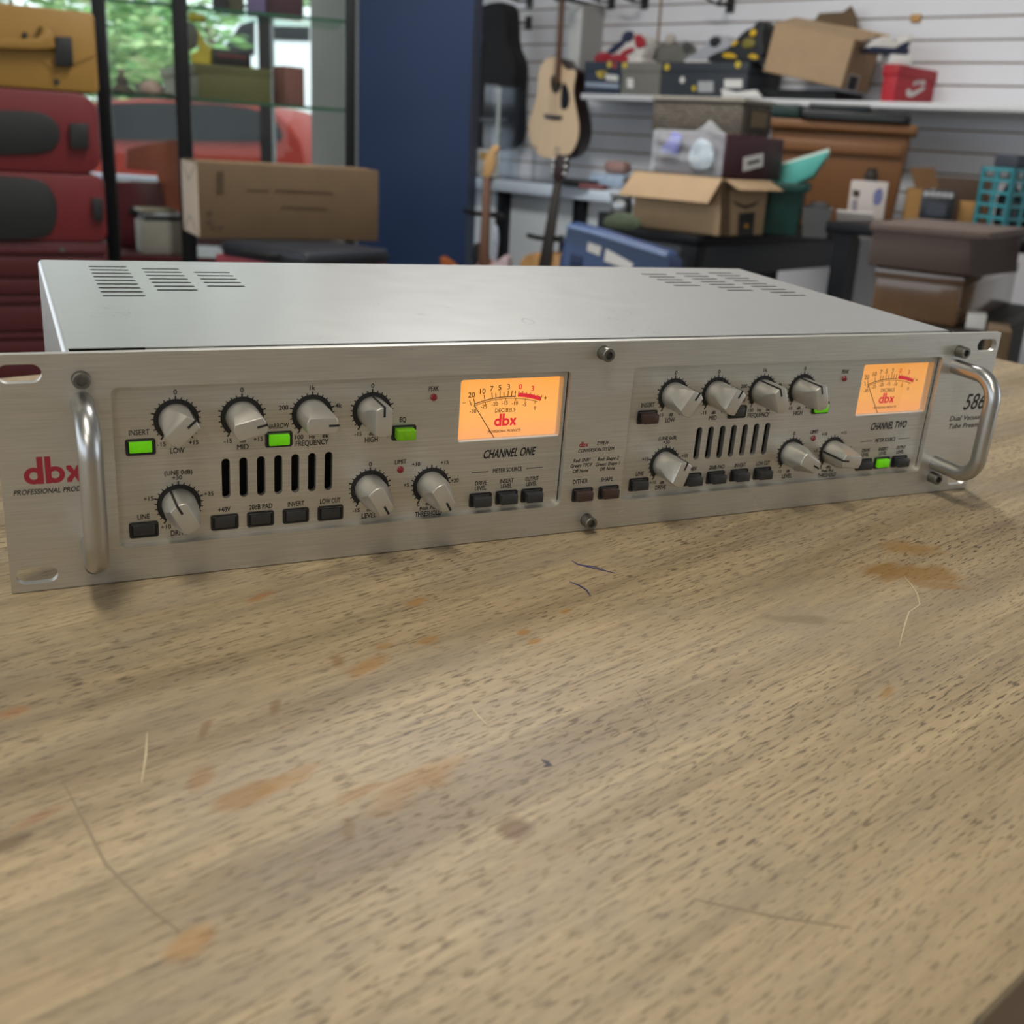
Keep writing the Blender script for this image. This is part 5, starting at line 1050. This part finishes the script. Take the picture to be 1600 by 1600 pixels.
gd([(869, 130), (877, 130), (884, 2), (877, 0)], -.004, .014, 'neck', fb, .002)
zt_ = F.uv(880, 0)[1]; x_, _ = F.uv(880, 2)
MB().box(x_ - .03, x_ + .03, -.02, .0, zt_ - .006, zt_ + .02).add([(x_ - .022, -.022, zt_ + .02), (x_ + .022, -.022, zt_ + .02), (x_ + .032, -.022, zt_ + .2), (x_ - .032, -.022, zt_ + .2), (x_ - .022, -.004, zt_ + .02), (x_ + .022, -.004, zt_ + .02), (x_ + .032, -.004, zt_ + .2), (x_ - .032, -.004, zt_ + .2)], [(0, 3, 2, 1), (4, 5, 6, 7), (0, 1, 5, 4), (1, 2, 6, 5), (2, 3, 7, 6), (3, 0, 4, 7)]).ob('headstock', side_w, g)
u1, z1 = F.uv(865, 182); u2, z2 = F.uv(880, 2)
mb = MB()
for i in range(6): d = (i - 2.5); mb.tube([(u1 + d * .009, -.010, z1), (u2 + d * .006, -.020, z2 + .02)], .0006, 4)
mb.ob('strings', M('string_steel', 'b0a898', .3, .9), g)
p = g.location + Vector((0, 0, zt_ + .05)); t = thing('guitar_hanger', 'dark hanger holding the hanging acoustic guitar on the slatwall', 'hook', F.o + F.ux * x_ + Vector((0, 0, zt_ + .01)), F.psi)
MB().tube([(-.04, -.02, 0), (-.034, .03, -.004), (.034, .03, -.004), (.04, -.02, 0)], .008, 8).tube([(0, .03, -.004), (.02, .33, 0)], .008, 8).ob('yoke', hook_m, t)
# gig bag
F = Fr(on_wall(770, 232, .22), -30)
bagm = M('gig_bag_black', '141417', .75, var=.2, scale=30, bump=.3)
t = thing('gig_bag', 'black padded guitar bag hanging on the slatwall beside the blue partition', 'bag', F.o, F.psi)
bo = F.poly([(746, 10), (766, 2), (790, 2), (792, 40), (793, 68), (804, 92), (806, 110), (802, 150), (804, 200), (797, 228), (768, 236), (738, 232), (731, 200), (733, 150), (728, 120), (734, 92), (750, 74), (751, 40)])
MB().prism(smooth(bo, 2), 0, .13).ob('shell', bagm, t, bevel=.02, seg=3)
q = F.poly([(760, 140), (796, 136), (798, 218), (762, 224)]); MB().prism(q, -.022, .002).ob('pocket', bagm, t, bevel=.01)
MB().tube([(F.uv(752, 20)[0], .02, F.uv(752, 20)[1]), (F.uv(742, 40)[0], -.02, F.uv(742, 40)[1]), (F.uv(741, 70)[0], -.02, F.uv(741, 70)[1]), (F.uv(750, 88)[0], .0, F.uv(750, 88)[1])], .008, 8).ob('strap', M('strap_black', '0e0e10', .6), t)
for a, b, y in ((748, 795, 187), (776, 792, 204)):
    q = F.poly([(a + 4 if a < 760 else a, y - 2), (b, y - 2), (b, y + 2), (a + 4 if a < 760 else a, y + 2)]); MB().prism(q, -.0245, -.0225).ob('faded_lettering', M('faded_print', '6f7076', .6, var=.5, scale=120), t)
# clear acrylic stand before the bag
F = Fr(at(778, 266, 4.72), -30)
# ---- glass topped counter along the wall
KZ = F.o.z
Fk2 = Fr(at(886, 288, 4.35), WYAW); KZ = Fk2.o.z
cnt = thing('counter', 'long counter with pale edge and glass top along the slatwall', 'counter', (Fk2.o.x, Fk2.o.y, 0), Fk2.psi)
Lc = -Fk2.uv(700, 270)[0]; Dc2 = max(.3, min(.62, (WN.dot(Fk2.o - WA)) - .02))
pale = M('counter_edge', 'd6e4f2', .35, var=.03); cw = M('counter_front', 'd5dde2', .5, var=.03); ctop = M('counter_top', '3c4048', .12, var=.3, scale=6)
XR = .55
MB().box(-Lc, XR, 0, Dc2, KZ - .055, KZ - .006).ob('edge_frame', pale, cnt, bevel=.004); MB().box(-Lc + .012, XR - .012, .012, Dc2 - .012, KZ - .0055, KZ).ob('glass_top', ctop, cnt)
MB().box(-Lc, XR, .06, .08, .08, KZ - .056).ob('front_panel', cw, cnt); 
for px in (776, 896):
    u = Fk2.uv(px, 340)[0]; MB().box(u - .025, u + .025, .02, .07, 0, KZ - .056).ob('leg', black_metal, cnt, bevel=.002)
MB().box(-Lc, -Lc + .05, Dc2 - .06, Dc2 - .01, 0, KZ - .056).box(XR - .05, XR, Dc2 - .06, Dc2 - .01, 0, KZ - .056).ob('rear_leg', black_metal, cnt)
def on_cnt(px, py): return at_z(px, py, KZ + .001)
F = Fr(on_cnt(778, 274), -30); u0, u1 = F.uv(755, 200)[0], F.uv(803, 200)[0]; h = F.uv(778, 133)[1]
ac = glass('acrylic', (.92, .94, .96), .035, .12)
t = thing('acrylic_stand', 'clear acrylic display stand on the counter before the black gig bag', 'stand', F.o, F.psi); MB().box(u0, u1, 0, .005, 0, h).ob('front_sheet', ac, t); MB().box(u0, u1, .07, .075, 0, h * .98).ob('back_sheet', ac, t); MB().box(u0, u1, .0055, .0695, 0, .005).ob('base', ac, t); a = F.uv(776, 200)[0]; MB().box(a, a + .014, -.003, -.0005, .02, h - .01).ob('bright_strip', M('strip_pale', 'c6d2cc', .25), t)
t = thing('acrylic_holder', 'small clear acrylic holder on the counter under the hanging guitar', 'stand', on_cnt(850, 283), F.psi); 
for x in (-.055, .055): MB().box(x - .012, x + .012, 0, .004, 0, .14).box(x - .012, x + .012, 0, .08, 0, .004).ob('arm', glass('acrylic_bright', (.95, .97, 1), .14), t)
t = thing('carton', 'white and yellow carton on the counter beside the blue partition', 'box', on_cnt(757, 276), F.psi); MB().box(-.03, .035, 0, .06, 0, .11).ob('carton', label_w, t, bevel=.002); MB().box(-.028, .033, -.002, 0, .07, .10).ob('printed_band', M('band_yellow', 'c8a868', .6), t)
# clutter on the right end of the counter
def clut(name, label, cat, px, py, w_, d_, h_, mat, part='body', extra=None, bev=.004):
    t = thing(name, label, cat, on_cnt(px, py), F.psi); MB().box(-w_ / 2, w_ / 2, 0, d_, 0, h_).ob(part, mat, t, bevel=bev)
    if extra: extra(t)
    return t
clut('flat_case', 'flat black case on the counter left of the open cardboard box', 'case', 893, 289, .14, .10, .022, sblack)
clut('disc_case', 'pale blue disc case pile on the counter behind the open cardboard box', 'case', 946, 292, .15, .10, .05, M('disc_blue', 'a8bcd4', .2, var=.3, scale=40))
t = clut('pouch', 'dusty pink pouch lying on the pale blue disc cases', 'pouch', 956, 292, .10, .08, .05, M('pouch_pink', '9c7c74', .7, var=.2, scale=20), bev=.02); t.location.z += .051
clut('carton', 'dark red flat carton on the counter before the disc cases', 'box', 922, 296, .10, .05, .018, M('flat_red', '7a4648', .6))
# ---- bench left end: pale cloth, silver gadget, green pouch
t = thing('gadget', 'silver and black gadget standing on the workbench left of the open cardboard box', 'device', on_bench(966, 346), PSI0 - .4); MB().box(-.03, .03, 0, .04, 0, .07).ob('housing', M('gadget_black', '24262a', .4), t, bevel=.006)
MB().lathe([(.022, 0), (.022, .008), (.014, .012)], 18, 'y', (0, 0, .045)).ob('dial', M('gadget_silver', 'a8acb0', .3, .7), t); MB().box(-.034, .034, -.004, .044, .07, .10).ob('top_cover', M('gadget_silver', ''), t, bevel=.006)
t = thing('pouch', 'olive green pouch at the left end of the workbench', 'pouch', on_bench(966, 356) + Vector((-.03, -.06, 0)), PSI0 - .3); MB().prism(smooth([(-.05, 0), (.06, 0), (.05, .03), (0, .05), (-.05, .03)], 2), 0, .05).ob('pouch', M('pouch_green', '4a5540', .7, var=.2, scale=20), t, bevel=.01)

# electric guitar, acoustic guitar and stands in front of the counter
def floor_frame(px, py, D, yaw): F = Fr(at(px, py, D), yaw); return F
F = floor_frame(765, 415, 3.55, -25); zf_ = -F.o.z
maple = M('maple', 'b8915e', .4, var=.08); 
t = thing('electric_guitar', 'electric guitar with maple headstock and pale pink body leaning before the counter', 'guitar', F.o, F.psi)
def gp_(pts, y, d, nm, m, bev=.002): return MB().prism(F.poly(pts), y - d, y).ob(nm, m, t, bevel=bev)
gp_(smooth([(757, 270), (760, 250), (766, 238), (773, 226), (781, 228), (782, 234), (776, 240), (776, 256), (771, 272), (766, 278), (759, 278)], 1), .0, .014, 'headstock', maple)
gp_([(759, 276), (767, 276), (764, 422), (750, 422)], .004, .02, 'neck', fb)
MB().prism(smooth(F.poly([(742, 408), (748, 416), (760, 414), (776, 408), (790, 396), (792, 410), (788, 450), (800, 520), (770, 560), (735, 520), (744, 460)]), 2), .006, .045).ob('body', M('body_pink', 'b9a3a8', .3), t, bevel=.008)
gp_(smooth([(764, 350), (771, 352), (774, 372), (770, 410), (764, 412)], 1), .03, .01, 'pearl_guard', M('pearl', 'a9b2c0', .3, var=.3, scale=40))
for i in range(6):
    u, v = F.uv(761 + 2.6 * i, 268 - 7 * i); MB().lathe([(.004, 0), (.004, .02)], 8, 'x', (u - .02, .0, v)).ob('tuner', M('tuner_steel', '9a9a98', .3, .9), t)
zz = F.uv(765, 555)[1]
def gstand(o, psi, z0, label, y, ux, zy):
    s = thing('guitar_stand', label, 'stand', (o.x, o.y, 0), psi)
    MB().tube([(0, y, .02), (0, y, z0 + .1), (ux, y, zy)], .010, 10).ob('pole', black_metal, s)
    for a in (-.16, .16): MB().tube([(0, y, .22), (a, y - .14, .015)], .010, 8).ob('leg', black_metal, s)
    MB().tube([(0, y, .22), (0, y + .2, .015)], .010, 8).ob('leg', black_metal, s)
    MB().tube([(-.11, y - .16, z0 + .01), (-.10, y - .03, z0 - .012), (0, y, z0 - .012), (.10, y - .03, z0 - .012), (.11, y - .16, z0 + .01)], .009, 8).ob('cradle', black_metal, s)
    MB().tube([(ux - .06, -.035, zy + .01), (ux - .052, .022, zy), (ux + .052, .022, zy), (ux + .06, -.035, zy + .01)], .008, 8).tube([(ux, .022, zy), (ux, y, zy)], .008, 8).ob('yoke', black_metal, s)
gstand(F.o, F.psi, F.o.z + zz - .012, 'black guitar stand under the pale pink electric guitar', .085, F.uv(759, 336)[0], F.o.z + F.uv(759, 336)[1])
F = floor_frame(855, 415, 3.75, -22)
t = thing('acoustic_guitar', 'acoustic guitar with dark neck and tan body standing before the blue tote', 'guitar', F.o, F.psi)
gp_(smooth([(866, 284), (868, 262), (872, 240), (882, 243), (892, 240), (890, 262), (880, 287)], 1), .0, .016, 'headstock', side_w)
gp_([(868, 284), (878, 286), (860, 424), (842, 424)], .004, .022, 'neck', fbd)
MB().prism(smooth(F.poly([(808, 425), (812, 405), (826, 396), (850, 394), (868, 398), (877, 412), (874, 440), (884, 490), (860, 550), (815, 545), (797, 490), (810, 450)]), 2), .006, .10).ob('body', M('tan_top', 'b58a56', .4, var=.05, scale=8), t, bevel=.006)
for k in range(6):
    u, v = F.uv(869 + (k % 2) * 19 - k // 2 * 1.5, 250 + 11 * (k // 2)); MB().lathe([(.006, 0), (.006, .012), (.003, .014)], 10, 'y', (u, -.014, v)).ob('tuner', M('tuner_steel', ''), t)
gstand(F.o, F.psi, F.o.z + F.uv(845, 552)[1] - .012, 'black guitar stand under the tan acoustic guitar', .135, F.uv(856, 374)[0], F.o.z + F.uv(856, 374)[1])
u, v = F.uv(852, 374); 
F = floor_frame(735, 420, 4.08, -20)
t = thing('electric_guitar', 'sunburst guitar body with black horn beside the blue partition', 'guitar', (F.o.x, F.o.y, .30), F.psi); z3 = F.uv(735, 384)[1] + F.o.z - .30
MB().prism(smooth([(-.14, 0), (.10, 0), (.16, .10), (.09, .24), (.12, .36), (.05, z3 - .06), (.03, z3 - .10), (-.02, z3 - .12), (-.10, z3 - .06), (-.14, .34), (-.10, .22), (-.18, .1)], 2), 0, .045).ob('body', M('sunburst', '9a5424', .3, var=.25, scale=5), t, bevel=.008)
MB().prism(smooth([(.02, z3 - .10), (.07, z3 - .08), (.05, z3 + .0), (.02, z3 + .02), (.0, z3 - .02)], 1), -.004, .05).ob('horn', sblack, t, bevel=.004)
s = thing('guitar_stand', 'low black stand under the sunburst guitar beside the blue partition', 'stand', (F.o.x, F.o.y, 0), F.psi)
MB().tube([(-.12, -.08, .015), (-.10, .02, .292), (.10, .02, .292), (.12, -.08, .015)], .008, 8).tube([(-.12, .16, .015), (-.10, .02, .285), (.10, .02, .285), (.12, .16, .015)], .008, 8).ob('frame', black_metal, s)
# blue tote leaning before the bench
F = Fr(at(960, 430, 2.85), -32)
tote = M('tote_blue', '28406c', .4, var=.08); t = thing('tote', 'blue plastic tote with white stickers standing left of the black workbench', 'tote', (F.o.x, F.o.y, 0), F.psi); zo = F.o.z
q = [(a, c + zo) for a, c in F.poly([(886, 346), (934, 358), (1046, 394), (1052, 425), (1052, 470), (866, 470), (872, 410)])]
q = [(a, c) for a, c in q][:4] + [(q[3][0] - .02, .0), (q[6][0] + .03, 0), q[6]]
MB().prism(q, 0, .055).ob('body', tote, t, bevel=.012, seg=3)
def tp_(pts, y, d, nm, m, bev=.001): return MB().prism([(a, c + zo) for a, c in F.poly(pts)], y - d, y).ob(nm, m, t, bevel=bev)
tp_([(888, 350), (934, 362), (1044, 398), (1044, 403), (934, 368), (887, 356)], 0, .012, 'rim', M('tote_rim', '6f83a6', .4), .003)
tp_([(892, 396), (910, 400), (908, 424), (890, 424)], 0, .004, 'recess', M('tote_dark', '14244a', .5)); tp_([(919, 378), (940, 385), (937, 400), (917, 392)], 0, .0015, 'sticker', label_w); tp_([(947, 388), (990, 412), (985, 424), (944, 408)], 0, .0015, 'sticker', label_w); tp_([(1045, 398), (1066, 406), (1066, 424), (1045, 424)], .004, .006, 'end_block', M('tote_dark', ''))
